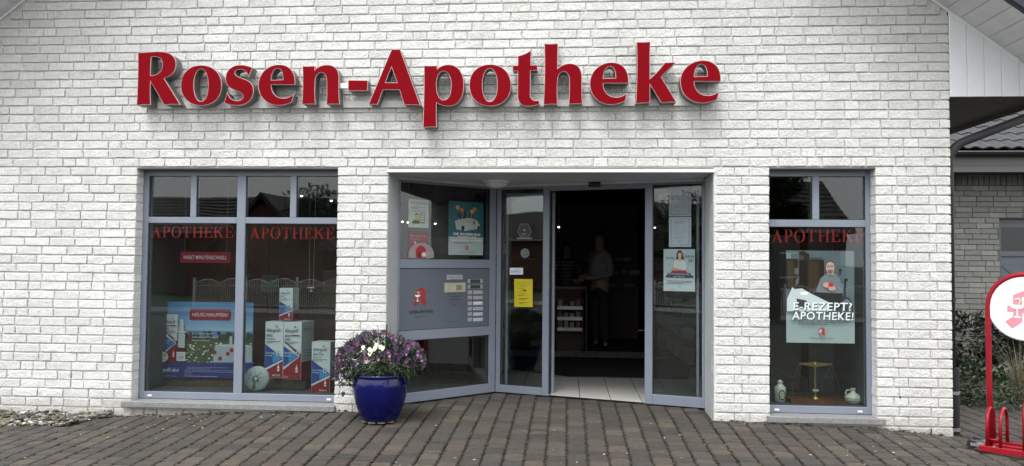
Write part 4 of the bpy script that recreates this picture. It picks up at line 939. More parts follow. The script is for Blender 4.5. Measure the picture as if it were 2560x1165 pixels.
p.rect(W_*.60, H_*.74, W_*.69, H_*.78, '#a58978'); p.ell(W_*.64, H_*.82, W_*.062, H_*.072, '#ab8f7e', 20); p.poly([(W_*.578, H_*.83), (W_*.59, H_*.88), (W_*.64, H_*.897), (W_*.69, H_*.88), (W_*.702, H_*.83), (W_*.69, H_*.862), (W_*.64, H_*.88), (W_*.592, H_*.862)], '#4b433d'); p.poly([(W_*.60, H_*.80), (W_*.605, H_*.76), (W_*.64, H_*.742), (W_*.675, H_*.76), (W_*.68, H_*.80), (W_*.66, H_*.795), (W_*.62, H_*.795)], '#5a5450')
for ex in (.613, .667): p.ell(W_*ex, H_*.832, W_*.024, H_*.015, '#14161a', 12); p.ell(W_*ex, H_*.832, W_*.017, H_*.010, '#8f8580', 12)
p.rect(W_*.625, H_*.784, W_*.655, H_*.788, '#6b3c38'); p.ell(W_*.58, H_*.63, W_*.05, H_*.03, '#a58978', 10); p.ell(W_*.66, H_*.595, W_*.055, H_*.028, '#a58978', 10); p.rect(W_*.61, H_*.61, W_*.675, H_*.655, '#a01626')
p.poly([(0, H_*.34), (0, H_*.47), (W_*.08, H_*.60), (W_*.12, H_*.58), (W_*.22, H_*.59), (W_*.34, H_*.54), (W_*.62, H_*.44), (W_*.60, H_*.34)], '#a9b7b8'); p.poly([(W_*.14, H_*.48), (W_*.28, H_*.46), (W_*.36, H_*.38), (W_*.16, H_*.38)], '#2b2f33'); p.poly([(W_*.20, H_*.55), (W_*.32, H_*.55), (W_*.30, H_*.52), (W_*.20, H_*.52)], '#d6dcdb')
for t, y, x_, w_, hh in (('E-REZEPT?', .352, .09, .86, .088), ('APOTHEKE!', .250, .07, .90, .088)):
    for dx, dy, c in ((.006, -.007, '#101316'), (.004, -.005, '#101316'), (0, 0, '#cfdad9')): p.text(t, W_*x_+dx, H_*y+dy+.002, H_*hh, c, w=W_*w_, bold=.045, shear=.06)
p.dashes(W_*.16, W_*.86, H_*.255, 3, H_*.022, H_*.010, '#4a5558'); logo(p, W_*.455, H_*.085, H_*.085, '#8e1823', '#cdd8da', '#cdd8da'); p.text('EINFACH DA FÜR DICH', W_*.5, H_*.045, H_*.018, '#3a2f33', w=W_*.34, al='C', bold=.02); p.put(o)
# ------------------------------------------------------------------ left window display
DZ = .197
def hangsign(pxs, txt, label, Y, parent=None):
    fr = PL(Y); a0, b1 = fr.px(pxs[0], pxs[1]); a1, b0 = fr.px(pxs[2], pxs[3]); r = .016; pts = []
    for cx_, cy_, q0 in ((a1-r, b1-r, 0), (a0+r, b1-r, 90), (a0+r, b0+r, 180), (a1-r, b0+r, 270)):
        for k in range(5): q = R(q0+k*22.5); pts.append((cx_+r*math.cos(q), cy_+r*math.sin(q)))
    m_ = MB(); m_.prism(fr, pts, -.003, 0, lin('#8c1029')[:3])
    if parent: o = m_.build('red_label', PRINT, parent)
    else: o = thing('hanging_sign', fr.at((a0+a1)/2, b0), label, 'sign'); m_.build('plate', PRINT, o)
    p = Print(fr); p.text(txt, (a0+a1)/2, (b0+b1)/2-.019, .037, '#e8dfe0', w=(a1-a0)*.87, bold=.012, shear=.22, al='C'); p.put(o)
    if not parent:
        m_ = MB()
        for x in (a0+.04, a1-.04): m_.tube([fr.at(x, b1-.004, -.005), Vector((x, Y+.005, 2.295))], .0007, 4)
        m_.build('thread', WHITEM, o)
    return o
hangsign((451, 629, 576, 657.5), 'WIRKT MINUTENSCHNELL.', 'rounded crimson sign hanging behind the left pane, lettered WIRKT MINUTENSCHNELL', .34)
# standee
ST = PL(.50)
a0, b0 = ST.px(399, 908); a1, b1 = ST.px(634, 761)
std = thing('cardboard_display', ST.at((a0+a1)/2, DZ), 'wide cardboard hay fever advertising display with a flower meadow and blue base', 'display')
W_, H_ = a1-a0, b1-b0; f2 = Fr(ST.at(a0, b0), ST.u, ST.v, ST.n)
m_ = MB(); m_.fbox(f2, 0, W_, -.02, H_, -.01, 0, lin('#5b8bc0')[:3]); m_.build('back_board', PRINT, std)
p = Print(f2)
p.rect(0, H_*.35, W_, H_*.45, '#46563a'); p.rect(0, 0, W_, H_*.36, '#5a6440')
for k in range(8): p.rect(0, H_*(.55+.06*k), W_, H_*(.61+.06*k), ['#9fb9cf', '#8fb0cf', '#82a8cc', '#779fc8', '#6c98c5', '#6492c2', '#5d8dc0', '#5688be'][k])
rr = random.Random(4); cl = []
for k in range(60):
    x = W_*rr.random(); y = H_*(.42+.10*rr.random()); s_ = H_*rr.uniform(.02, .055); c = rr.choice(['#26361f', '#2f4226', '#37492b', '#1f2d1a'])
    p.add([p.fr.at(x+s_*math.cos(q*math.pi/3+.3), y+s_*math.sin(q*math.pi/3), p.d+.00002*k) for q in range(6)], [(0, 1, 2, 3, 4, 5)], lin(c)[:3])
p.d += .0018
for k in range(420):
    x = W_*rr.random(); y = H_*(.35*rr.random()**1.2); s_ = H_*rr.uniform(.006, .018); c = rr.choice(['#d8dcd0', '#c9cfbd', '#3c4a26', '#4f5c30', '#6f7a48', '#2f3c22', '#e0e2da', '#55622f'])
    if x > W_*.62 and rr.random() < .12: c = rr.choice(['#a3282c', '#b9b13a', '#8c1f26'])
    p.add([p.fr.at(x+s_*1.3*math.cos(q*math.pi/2.5), y+s_*math.sin(q*math.pi/2.5), p.d+.000006*k) for q in range(5)], [(0, 1, 2, 3, 4)], lin(c)[:3])
p.d += .003
p.poly([(W_*.58, H_*.02), (W_*.60, H_*.31), (W_*.86, H_*.32), (W_*1, H_*.31), (W_, H_*.02)], '#a9b3b8'); p.ell(W_*.80, H_*.315, W_*.20, H_*.02, '#c3ccd0')
p.rect(W_*.755, H_*.33, W_*.785, H_*.47, '#b9c3c2'); p.ell(W_*.91, H_*.40, W_*.018, H_*.09, '#8c6a52')
for x, y in ((.60, .20), (.74, .18), (.78, .24), (.66, .10)): p.ell(W_*x, H_*y, W_*.022, H_*.035, '#9c2228', 9)
for i, t in enumerate(('50 % mehr Wirkstoff*', 'Anwendung nur 1 x täglich', 'Patentierte Formel')): p.text(t, W_*.35, H_*(.49-.055*i), H_*.030, '#dfe4e2', w=W_*(.225, .285, .195)[i], bold=.01)
p.poly([(W_*.345, H_*.35), (W_*.345, H_*.52), (W_*.32, H_*.49), (W_*.32, H_*.38)], '#6a2a30')
def carton_print(p, x, y, w_, h_, v=0):
    "printed front of a nasal spray carton"
    p.rect(x, y, x+w_, y+h_, '#d3d9dc')
    p.poly([(x, y), (x+w_, y), (x+w_, y+h_*.30), (x, y+h_*.12)] if v != 1 else [(x, y), (x+w_, y), (x+w_, y+h_*.40), (x+w_*.98, y+h_*.42), (x, y+h_*.16)], '#8c1724')
    if v == 1:
        p.poly([(x, y+h_*.66), (x+w_*.10, y+h_*.655), (x+w_, y+h_*.45), (x+w_, y+h_*.38)], '#8c1724'); p.poly([(x, y+h_*.19), (x, y+h_*.60), (x+w_*.86, y+h_*.415), (x+w_*.86, y+h_*.375)], '#d3d9dc'); p.poly([(x, y+h_*.21), (x, y+h_*.58), (x+w_*.82, y+h_*.405), (x+w_*.82, y+h_*.38)], '#25509a')
        p.poly([(x+w_*.3, y+h_*.28), (x+w_*.3, y+h_*.50), (x+w_*.80, y+h_*.40), (x+w_*.80, y+h_*.385)], '#3f86c4')
    else:
        p.poly([(x, y+h_*.16), (x+w_, y+h_*.33), (x+w_, y+h_*.36), (x, y+h_*.60)] if v == 0 else [(x, y+h_*.16), (x+w_, y+h_*.34), (x+w_*.98, y+h_*.38), (x, y+h_*.64)], '#25478e')
        p.poly([(x+w_*.45, y+h_*.26), (x+w_, y+h_*.345), (x+w_, y+h_*.36), (x+w_*.42, y+h_*.46)], '#4a8cc6')
        p.poly([(x, y+h_*.13), (x+w_, y+h_*.31), (x+w_, y+h_*.325), (x, y+h_*.155)], '#e6eaec')
    bx = x+w_*.70
    p.poly([(bx, y+h_*.12), (bx+w_*.12, y+h_*.12), (bx+w_*.12, y+h_*.20), (bx+w_*.085, y+h_*.21), (bx+w_*.06, y+h_*.27), (bx+w_*.035, y+h_*.21), (bx, y+h_*.20)], '#dfe3e5'); p.rect(bx, y+h_*.155, bx+w_*.12, y+h_*.165, '#8c1724')
    cy_ = y+h_*(.43 if v == 1 else .40); cx_ = x+w_*(.80 if v != 1 else .88)-(w_*.06); cy_ += h_*.03
    p.ell(cx_, cy_, w_*.13, w_*.13, '#1f3a70'); p.ell(cx_, cy_, w_*.115, w_*.115, '#d3dde4'); p.poly([(cx_-w_*.07, cy_-w_*.06), (cx_+w_*.07, cy_-w_*.06), (cx_, cy_+w_*.09)], '#1d2f5c')
    p.text('Allergodil', x+w_*.06, y+h_*.82, h_*.065, '#1c2a52', w=w_*.78, shear=.2, bold=.012); p.text('akut' if v < 2 else 'akut Duo', x+w_*.06, y+h_*.735, h_*.060, '#1c2a52', w=w_*(.36 if v < 2 else .6), shear=.2, bold=.012)
    p.poly([(x+w_*.60, y+h_*.90), (x+w_*.72, y+h_*.915), (x+w_*.61, y+h_*.935)], '#1c2a52')
    if v == 1: p.poly([(x+w_*.46, y+h_*.755), (x+w_*.46, y+h_*.775), (x+w_*.86, y+h_*.775), (x+w_*.94, y+h_*.765), (x+w_*.86, y+h_*.755)], '#8c1724'); p.rect(x+w_*.06, y+h_*.685, x+w_*.40, y+h_*.705, '#3f6fb0')
    else: p.text('Nasenspray', x+w_*.06, y+h_*.685, h_*.030, '#8c1724' if v != 0 else '#4a2230', w=w_*.5, bold=.02)
    p.dashes(x+w_*.06, x+w_*.85, y+h_*.655, 2, h_*.025, h_*.010, '#4a5468')
    p.text('Nasenspray', x+w_*.05, y+h_*(.45 if v == 1 else .43), h_*.030, '#c9d7e8', w=w_*.55, bold=.02); p.text('Lösung', x+w_*.05, y+h_*(.40 if v == 1 else .385), h_*.030, '#c9d7e8', w=w_*.36, bold=.02)
carton_print(p, W_*.045, H_*.02, W_*.150, H_*.80, 1)
# printed bottle
bx, bw_ = W_*.196, W_*.098
p.rect(bx, H_*.01, bx+bw_, H_*.27, '#5c0f18'); p.rect(bx, H_*.05, bx+bw_*.98, H_*.20, '#d9dcde'); p.text('Allergodil', bx+bw_*.15, H_*.155, H_*.022, '#1c2a52', w=bw_*.6, shear=.2); p.dashes(bx+bw_*.12, bx+bw_*.85, H_*.13, 3, H_*.022, H_*.008, '#555a60')
p.rect(bx+bw_*.16, H_*.27, bx+bw_*.90, H_*.50, '#c3c9c9'); p.rect(bx+bw_*.20, H_*.50, bx+bw_*.84, H_*.52, '#aab2b3'); p.rect(bx-bw_*.02, H_*.52, bx+bw_*1.02, H_*.545, '#d3d8d8'); p.poly([(bx+bw_*.28, H_*.545), (bx+bw_*.76, H_*.545), (bx+bw_*.68, H_*.74), (bx+bw_*.36, H_*.74)], '#cdd3d3')
p.put(std)
hangsign((474, 771.5, 577, 801.5), 'HEUSCHNUPFEN?', '', .494, std)
# blue base banner, leaning forward
BN = PL(.44); q = [BN.px(*t) for t in ((368, 944), (633, 947), (633, 908), (378, 907))]
m_ = MB(); m_.prism(BN, q, -.055, 0, lin('#2e3374')[:3]); m_.build('base_banner', PRINT, std)
p = Print(BN); a, b = BN.px(386, 928); a1, _ = BN.px(447, 928); p.text('Allergodil akut', a, b, .040, '#dfe2ea', w=a1-a, shear=.22, bold=.012)
a, b = BN.px(385, 934.5); p.text('FORTE*', a, b, .012, '#a3353f', w=.055, bold=.02); a, b = BN.px(385, 940); p.text('im Vergleich zu Allergodil® Nasenspray', a, b, .010, '#b9bdd4', w=BN.px(443, 940)[0]-a)
a, b = BN.px(462, 917); a1, _ = BN.px(630, 917); p.dashes(a+.02, a1-.25, b, 2, .014, .005, '#8f93b9'); p.dashes(a, a1-.06, b-.028, 2, .014, .005, '#8f93b9'); p.dashes(a, a+.08, b-.056, 2, .014, .005, '#8f93b9'); p.dashes(a, a1-.04, b-.086, 1, .014, .006, '#a9adc9')
a, b = BN.px(417, 903); p.put(std, 'banner_print')
RB = PL(.42); a, b = RB.px(406.5, 892); 
m_ = MB(); m_.prism(RB, [(a+.056*math.cos(2*math.pi*k/24), b+.050*math.sin(2*math.pi*k/24)) for k in range(24)], -.002, 0, lin('#c9ced0')[:3]); rbn = m_.build('round_badge', PRINT, std)
p = Print(RB); p.text('50%', a, b+.004, .026, '#1a1c20', w=.070, bold=.02, shear=.2, al='C'); p.text('mehr', a, b-.014, .011, '#1a1c20', w=.032, al='C'); p.text('Wirkstoff*', a, b-.032, .012, '#24616b', w=.062, al='C'); p.put(rbn)
# plinths
def plinth(pxs, Y, dep, label):
    fr = PL(Y); a0, b1 = fr.px(pxs[0], pxs[1]); a1, _ = fr.px(pxs[2], pxs[1])
    m_ = MB(); m_.fbox(fr, a0, a1, DZ, b1, -dep, 0, bev=.003); o = m_.build('wooden_plinth', WOOD, None); tag(o, label, 'plinth'); return o
plinth((382, 945, 628, 980), .50, .25, 'low dark wooden plinth under the cardboard advertising display')
plb = plinth((665, 949, 763, 980), .44, .3, 'low pale wooden plinth under the pair of tall medicine cartons')
# cartons
def carton(pxs, Y, dep, v, label, turn=0, zb=None):
    fr = PL(Y); a0, b1 = fr.px(pxs[0], pxs[1]); a1, b0 = fr.px(pxs[2], pxs[3])
    if zb is not None: b0 = zb
    o = thing('medicine_carton', fr.at((a0+a1)/2, b0), label, 'carton', 'oversized medicine cartons in the left window')
    f2 = Fr(fr.at(a0, b0), fr.u, fr.v, fr.n); W_, H_ = a1-a0, b1-b0
    m_ = MB(); sk_ = .25
    # carton turned slightly: right side face recedes
    vs = [f2.at(0, 0), f2.at(W_, 0), f2.at(W_+sk_*dep, 0, -dep), f2.at(sk_*dep, 0, -dep), f2.at(0, H_), f2.at(W_, H_), f2.at(W_+sk_*dep, H_, -dep), f2.at(sk_*dep, H_, -dep)]
    m_.add(vs, [(3, 2, 1, 0), (4, 5, 6, 7), (0, 1, 5, 4), (1, 2, 6, 5), (2, 3, 7, 6), (3, 0, 4, 7)], lin('#c9ced0')[:3]); m_.build('box', PRINT, o)
    p = Print(f2); carton_print(p, .002, .002, W_-.004, H_-.004, v)
    p.text('MEDA' if v != 1 else '10 ml', W_*(.45 if v != 1 else .1), H_*.03, H_*.035, '#d9c5c8', w=W_*(.42 if v != 1 else .2), bold=.03); p.put(o)
    sd_ = Fr(f2.at(W_, 0), (f2.at(W_+sk_*dep, 0, -dep)-f2.at(W_, 0)), (0, 0, 1)); sw = (Vector((sk_*dep, dep, 0))).length
    p = Print(sd_); p.rect(.001, .001, sw-.001, H_*.30, '#6f1420'); p.rect(.001, H_*.31, sw-.001, H_-.001, '#b3babd'); p.text('Allergodil', sw*.12, H_*.84, H_*.05, '#28365a', w=sw*.7, shear=.2); p.dashes(sw*.15, sw*.8, H_*.5, 4, H_*.05, H_*.012, '#5a6270'); p.put(o, 'side_print')
    return o, b1
ptop = PL(.44).px(700, 949)[1]+.0005
c1, t1 = carton((664, 803.5, 706.5, 945), .30, .11, 0, 'tall carton left of the pair on the plinth, blue wedge touching its left edge', zb=None)
c2, t2 = carton((710, 804.5, 752, 949), .30, .20, 1, 'tall carton right of the pair on the plinth, blue arrow with red band', zb=None)
c3, t3 = carton((699, 720, 731, 801.5), .32, .10, 0, 'smaller carton standing on top of the two tall cartons')
c4, t4 = carton((780, 854, 824, 982), .26, .12, 2, 'carton at the right end of the left window, half hidden by the flowers')
# paper note pinned on the back panel, hung ornament, dandelion ball
p, W_, H_, o = sheet_thing('note', PL(.84), (653, 687, 697, 730), 'faint grey paper note pinned on the dark board of the left window', 'note', 0, '#4c524f'); p.dashes(W_*.3, W_*.8, H_*.3, 2, H_*.08, H_*.03, '#3a3f3d'); p.put(o)
fr = PL(.33); a, b = fr.px(778, 721)
o = thing('hanging_ornament', (a, .33, b-.03), 'small white bell ornament hanging on threads in the left window', 'ornament'); m_ = MB(); m_.lathe((a, .33, b-.03), [(.018, 0), (.014, .004), (.004, .014), (.004, .03), (.036, .034), (.036, .040), (.004, .044)], 12); m_.build('bell', CERA, o)
m_ = MB(); m_.tube([(a-.02, .33, b+.01), (a-.03, .33, 2.29)], .0007, 4); m_.tube([(a+.02, .33, b+.01), (a+.03, .33, 2.29)], .0007, 4); m_.build('thread', WHITEM, o)
fr = PL(.26); a, b = fr.px(640, 947); rad = .118
o = thing('dandelion_cushion', (a, .28, b-rad), 'round flat pale object printed with a dandelion clock, leaning behind the left window pane', 'decoration')
f2 = Fr((a, .28, b), (1, .12, 0), (0, .12, 1)); m_ = MB(); DM = bpy.data.materials.new('dandelion'); DM.use_nodes = True
n_ = DM.node_tree.nodes; l_ = DM.node_tree.links; tc = n_.new('ShaderNodeAttribute'); tc.attribute_name = 'Col'; l_.new(tc.outputs['Color'], n_['Principled BSDF'].inputs['Base Color']); n_['Principled BSDF'].inputs['Roughness'].default_value = .5
ng = 48; rings = [0.001, .012, .022, .032, .045, .06, .08, .10, .112, .118]; vs = []; 
dzs = [.040, .040, .040, .039, .038, .036, .030, .020, .010, 0]
rr = random.Random(8)
for r_, z_ in zip(rings, dzs):
    for k in range(ng): q = 2*math.pi*k/ng; vs.append(f2.at(r_*math.cos(q), r_*math.sin(q), z_))
spo = [rr.random() for _ in range(ng)]
for i in range(len(rings)-1):
    for k in range(ng):
        if i == 0: c = (.55, .60, .60)
        elif i in (1, 2): c = (.05, .06, .06) if spo[k] > .25 else (.3, .34, .34)
        elif i == 3: c = (.07, .09, .09) if spo[k] > .5 else (.36, .42, .42)
        elif i in (4, 5) and spo[k] > .8: c = (.22, .27, .27)
        else: t = rr.uniform(.9, 1.1)*(1, 1, 1, .9, .9, 1, 1.05, 1.1, 1.1)[i]; c = (.38*t, .45*t, .46*t)
        if i > 0 and i < 7 and 33 <= k <= 35 and i > 2: c = (.10, .13, .12)
        m_.add([vs[i*ng+k], vs[i*ng+(k+1) % ng], vs[(i+1)*ng+(k+1) % ng], vs[(i+1)*ng+k]], [(0, 1, 2, 3)], c)
m_.add([f2.at(rad*math.cos(2*math.pi*k/ng), rad*math.sin(2*math.pi*k/ng), -.03) for k in range(ng)]+[f2.at(rad*math.cos(2*math.pi*k/ng), rad*math.sin(2*math.pi*k/ng), 0) for k in range(ng)], [(k, (k+1) % ng, (k+1) % ng+ng, k+ng) for k in range(ng)], (.3, .36, .36))
m_.build('disc', DM, o, smooth=False)
# ------------------------------------------------------------------ right window display
fr = PL(.33); 
def rp(x, y, Y=.33): return PL(Y).px(x, y)
zf = rp(2038, 1008)[1]
xa, _ = rp(1985, 1000); xb, _ = rp(2094, 1000)
sc0 = thing('balance_scale', (rp(2038, 1000)[0], .33, .197), 'antique brass pharmacy balance on a wooden base in the right window', 'scale')
m_ = MB(); m_.box(rp(1972, 1000)[0], rp(2108, 1000)[0], .25, .43, .197, .235); m_.build('base', mat('scale_wood', (.13, .05, .02), .4, amt=.3), sc0)
xs = rp(2038, 1000)[0]; zt_ = rp(2038, 909)[1]
m_ = MB(); m_.lathe((xs, .33, .235), [(.035, 0), (.030, .012), (.010, .03), (.009, zt_-.235-.03), (.014, zt_-.235-.01), (.003, zt_-.235+.02)], 12); m_.build('column', BRASS, sc0)
x0_, x1_s = rp(1998, 909)[0], rp(2079, 909)[0]
m_ = MB(); m_.prism(PL(.325), [(x0_, zt_-.008), (xs-.03, zt_-.025), (xs, zt_-.035), (xs+.03, zt_-.025), (x1_s, zt_-.008), (x1_s, zt_+.004), (xs, zt_+.012), (x0_, zt_+.004)], -.006, 0); m_.build('beam', BRASS, sc0)
for xe, xl, xr in ((x0_, 1982, 2018), (x1_s, 2055, 2096)):
    zl = rp(2000, 1000)[1]; cx_ = (rp(xl, 1000)[0]+rp(xr, 1000)[0])/2; pan_r = (rp(xr, 1000)[0]-rp(xl, 1000)[0])/2
    m_ = MB(); m_.lathe((cx_, .33, zl), [(.01, -.006), (pan_r*.8, -.004), (pan_r, .006), (pan_r*.97, .007), (pan_r*.75, 0), (.004, -.001)], 18); m_.build('pan', BLACK, sc0)
    m_ = MB()
    for s_ in (-1, 1): m_.tube([(xe, .325, zt_), (cx_+s_*pan_r, .33, zl+.16), (cx_+s_*pan_r*.97, .33, zl+.006)], .0011, 4)
    m_.build('pan_hanger', BRASS, sc0)
p = Print(PL(.315)); a, b = rp(2038, 975); p.rect(a-.025, b-.010, a+.025, b+.010, '#c9ccc9'); p.dashes(a-.018, a+.02, b+.004, 1, .01, .006, '#44484a'); p.put(sc0, 'paper_tag')
a, _ = rp(1950, 1000); jz = .197; jh = rp(1950, 955)[1]-jz
jar = thing('apothecary_jar', (a, .33, jz), 'slim white lidded porcelain apothecary jar with a dark wreath cartouche', 'jar')
m_ = MB(); m_.lathe((a, .33, jz), [(.038, 0), (.046, .01), (.050, .05), (.053, .11), (.050, .135), (.028, .155), (.022, .17), (.026, .178)], 22); m_.build('body', CERA, jar, smooth=True)
m_ = MB(); m_.lathe((a, .33, jz+.178), [(.028, 0), (.030, .006), (.014, .018), (.005, .024), (.006, jh-.19), (.002, jh-.178)], 16); m_.build('lid', CERA, jar, smooth=True)
p = Print(PL(.278), .0); pts_ = [(a+.030*math.cos(2*math.pi*k/20)+.004, jz+.07+.048*math.sin(2*math.pi*k/20)) for k in range(20)]; p.d = .003; p.poly(pts_, '#303a33'); p.poly([(a+.004+.022*math.cos(2*math.pi*k/20), jz+.07+.036*math.sin(2*math.pi*k/20)) for k in range(20)], '#c0c0ac'); p.text('HERB.', a+.004, jz+.075, .012, '#22282a', w=.030, al='C'); p.text('PAPAV.', a+.004, jz+.055, .012, '#22282a', w=.036, al='C'); p.put(jar, 'cartouche')
a, _ = rp(2133, 1000)
jug = thing('ceramic_jug', (a, .33, .197), 'squat cream ceramic jug with a blue green pattern and handle', 'jug')
m_ = MB(); m_.lathe((a, .33, .197), [(.045, 0), (.066, .015), (.074, .04), (.070, .065), (.045, .085), (.022, .098), (.018, .125), (.026, .132), (.024, .138), (.001, .136)], 24); m_.build('body', CERA, jug, smooth=True)
m_ = MB(); m_.tube([(a-.020, .33, .197+.118), (a-.055, .33, .197+.12), (a-.068, .33, .197+.095), (a-.056, .33, .197+.07)], .007, 8); m_.build('handle', CERA, jug, smooth=True)
DECO = mat('jug_pattern', (.05, .09, .07), .4); m_ = MB()
for z_, r_ in ((.05, .0745), (.028, .0725)):
    for k in range(22):
        q = 2*math.pi*k/22; c = Vector((a+r_*math.cos(q), .33+r_*math.sin(q), .197+z_)); t = Vector((-math.sin(q), math.cos(q), 0)); nn = Vector((math.cos(q), math.sin(q), 0))
        m_.add([c+nn*.001+t*.006, c+nn*.001+Vector((0, 0, .008)), c+nn*.001-t*.006, c+nn*.001-Vector((0, 0, .006))], [(0, 1, 2, 3)])
m_.build('pattern', DECO, jug)
ORD = ['first', 'second', 'third', 'fourth', 'fifth', 'sixth', 'seventh', 'eighth', 'ninth', 'tenth', 'eleventh', 'twelfth', 'thirteenth', 'fourteenth', 'fifteenth', 'sixteenth', 'seventeenth', 'eighteenth', 'nineteenth', 'twentieth']
# ------------------------------------------------------------------ inside the shop
WSH = mat('shelf_wood', (.045, .025, .016), .5)
shf = thing('wall_shelf', (.1, 6.5, FZ), 'dark wall shelving with rows of pale medicine packs seen through the open door', 'shelf')
m_ = MB(); m_.box(-1.2, 1.25, 6.75, 6.8, FZ, 2.5); m_.build('back_panel', WSH, shf)
for i, py_ in enumerate((651, 684, 715)):
    z_ = PL(6.5).px(1400, py_)[1]; m_ = MB(); m_.box(-1.2, 1.25, 6.4, 6.748, z_-.02, z_); m_.build('shelf_board', WSH, shf)
    n = 0; x = -1.15+random.random()*.05
    while x < 1.1:
        w_ = random.choice([.10, .14, .18]); hh = random.choice([.03, .05, .07, .09, .13]) if i < 2 else .05; tt = random.uniform(.10, .28)
        if random.random() < .75:
            m_ = MB(); m_.box(x, x+w_, 6.43, 6.6, z_+.001, z_+hh, (tt*1.15, tt, tt*.8)); o = m_.build('medicine_pack', PRINT); n += 1; tag(o, '%s pale pack from the left on the %s dark shelf behind the counter' % (ORD[n-1], ('top', 'middle', 'lowest')[i]), 'pack', 'medicine packs on the shelf behind the counter')
        x += w_+random.uniform(.01, .06)
ctr = thing('sales_counter', (-.6, 5.2, FZ), 'dark sales counter deep inside the shop', 'counter')
m_ = MB(); m_.box(-1.6, .22, 5.3, 5.9, FZ, 1.02); m_.build('body', WSH, ctr); m_ = MB(); m_.box(-1.65, .27, 5.22, 5.95, 1.021, 1.06); m_.build('worktop', mat('worktop', (.10, .09, .085), .3), ctr)
Yr = 4.55; rx0, rz1 = PL(Yr).px(1391, 746); rx1, rz0 = PL(Yr).px(1458, 830)
rk = thing('tray_rack', ((rx0+rx1)/2, Yr, FZ), 'small wooden rack with three metal edged trays just inside the open door', 'rack')
m_ = MB(); m_.box(rx0, rx0+.015, Yr, Yr+.3, FZ, rz1); m_.build('side', WSH, rk); m_ = MB(); m_.box(rx1-.015, rx1, Yr, Yr+.3, FZ, rz1); m_.build('side', WSH, rk)
m_ = MB(); m_.box(rx0+.015, rx1-.015, Yr+.28, Yr+.3, FZ, rz1); m_.build('back', WSH, rk)
for k in range(3):
    z_ = rz0+(rz1-rz0)*(.03+.32*k); m_ = MB(); m_.box(rx0+.016, rx1-.016, Yr-.02, Yr+.27, z_, z_+.01); m_.box(rx0+.016, rx1-.016, Yr-.03, Yr-.0205, z_, z_+.05); m_.build('tray', STEEL, rk)
    for j in range(4):
        xx0 = rx0+.03+j*(rx1-rx0-.05)/4; m_ = MB(); c = random.choice([(.4, .38, .35), (.3, .06, .05), (.12, .25, .14), (.35, .3, .22)]); m_.box(xx0, xx0+.06, Yr+.02, Yr+.08, z_+.011, z_+.011+random.uniform(.05, .14), c); o = m_.build('sweet_box', PRINT); tag(o, '%s small box from the left on the %s tray of the rack inside the door' % (ORD[j], ('lowest', 'middle', 'top')[k]), 'box', 'small boxes on the tray rack')
m_ = MB(); x = PL(4.9).px(1466, 700)[0]; m_.tube([(x, 4.9, FZ), (x, 4.9, PL(4.9).px(1466, 715)[1])], .012, 8); m_.build('metal_post', STEEL, rk)
# side shelving at the right of the doorway
sh2 = thing('side_shelf', (1.55, 4.0, FZ), 'dark shelving with pale packs along the right wall inside the shop', 'shelf')
m_ = MB(); m_.box(1.62, 1.66, 2.0, 6.2, FZ, 2.2); m_.build('back_panel', WSH, sh2)
for i in range(7):
    z_ = .32+i*.26; m_ = MB(); m_.box(1.28, 1.618, 2.0, 6.2, z_-.02, z_); m_.build('shelf_board', WSH, sh2)
    y = 2.05; n = 0
    while y < 6 and n < 14:
        hh = random.uniform(.10, .19); tt = random.uniform(.05, .22); wd = random.uniform(.06, .12)
        m_ = MB(); m_.box(1.32, 1.45, y, y+wd, z_+.001, z_+hh, (tt, tt*.98, tt*.9)); o = m_.build('medicine_pack', PRINT); n += 1; tag(o, '%s pack from the door on the %s level up of the right wall shelving' % (ORD[n-1], ORD[i]), 'pack', 'medicine packs on the side shelving')
        y += wd+random.uniform(.10, .28)
# goods seen low through the right window
for k, (px_, c) in enumerate(((1931, (.12, .2, .34)), (1951, (.16, .24, .38)), (1973, (.3, .33, .36)))):
    a0, b1 = PL(1.25).px(px_, 833); a1, b0 = PL(1.25).px(px_+18, 889); m_ = MB(); m_.box(a0, a1, 1.25, 1.38, b0, b1, c); o = m_.build('blue_pack', PRINT); tag(o, ['leftmost blue pack low behind the right window', 'middle blue pack low behind the right window', 'pale grey pack beside two blue packs behind the right window'][k], 'pack')
bs = thing('low_bench', (1.9, 1.3, FZ), 'brown low bench carrying the blue packs behind the right window', 'bench'); a0, b1 = PL(1.25).px(1915, 889.5); a1, _ = PL(1.25).px(2000, 889); m_ = MB(); m_.box(a0, a1, 1.2, 1.5, b1-.12, b1-.001); m_.build('top', mat('bench_brown', (.10, .045, .022), .5), bs); m_ = MB(); m_.box(a0+.02, a1-.02, 1.25, 1.45, FZ, b1-.121); m_.build('base', WSH, bs)
# shelving glimpsed in the entrance side window
a0, b1 = PL(2.2).px(985, 600); sh3 = thing('goods_shelf', (-1.6, 2.3, FZ), 'warm brown goods shelf behind the entrance side window', 'shelf')
x0_, x1_ = -1.75, -.7
m_ = MB(); m_.box(x0_, x1_, 2.45, 2.5, FZ, 1.75); m_.build('back_panel', mat('warm_shelf', (.09, .055, .03), .5), sh3)
for i in range(4):
    z_ = .55+.33*i; m_ = MB(); m_.box(x0_, x1_, 2.15, 2.449, z_-.02, z_); m_.build('shelf_board', mat('warm_shelf', (.09, .055, .03), .5), sh3)
    x = x0_+.03; n = 0
    while x < x1_-.1:
        w_ = random.uniform(.06, .12); hh = random.uniform(.08, .2); t = random.uniform(.10, .35); m_ = MB(); m_.box(x, x+w_, 2.2, 2.32, z_+.001, z_+hh, (t, t*.8, t*.5)); o = m_.build('goods_box', PRINT); n += 1; tag(o, '%s ochre box from left, %s brown shelf up behind the entrance side window' % (ORD[n-1], ORD[i]), 'box', 'goods on the shelf behind the side window'); x += w_+random.uniform(.005, .05)
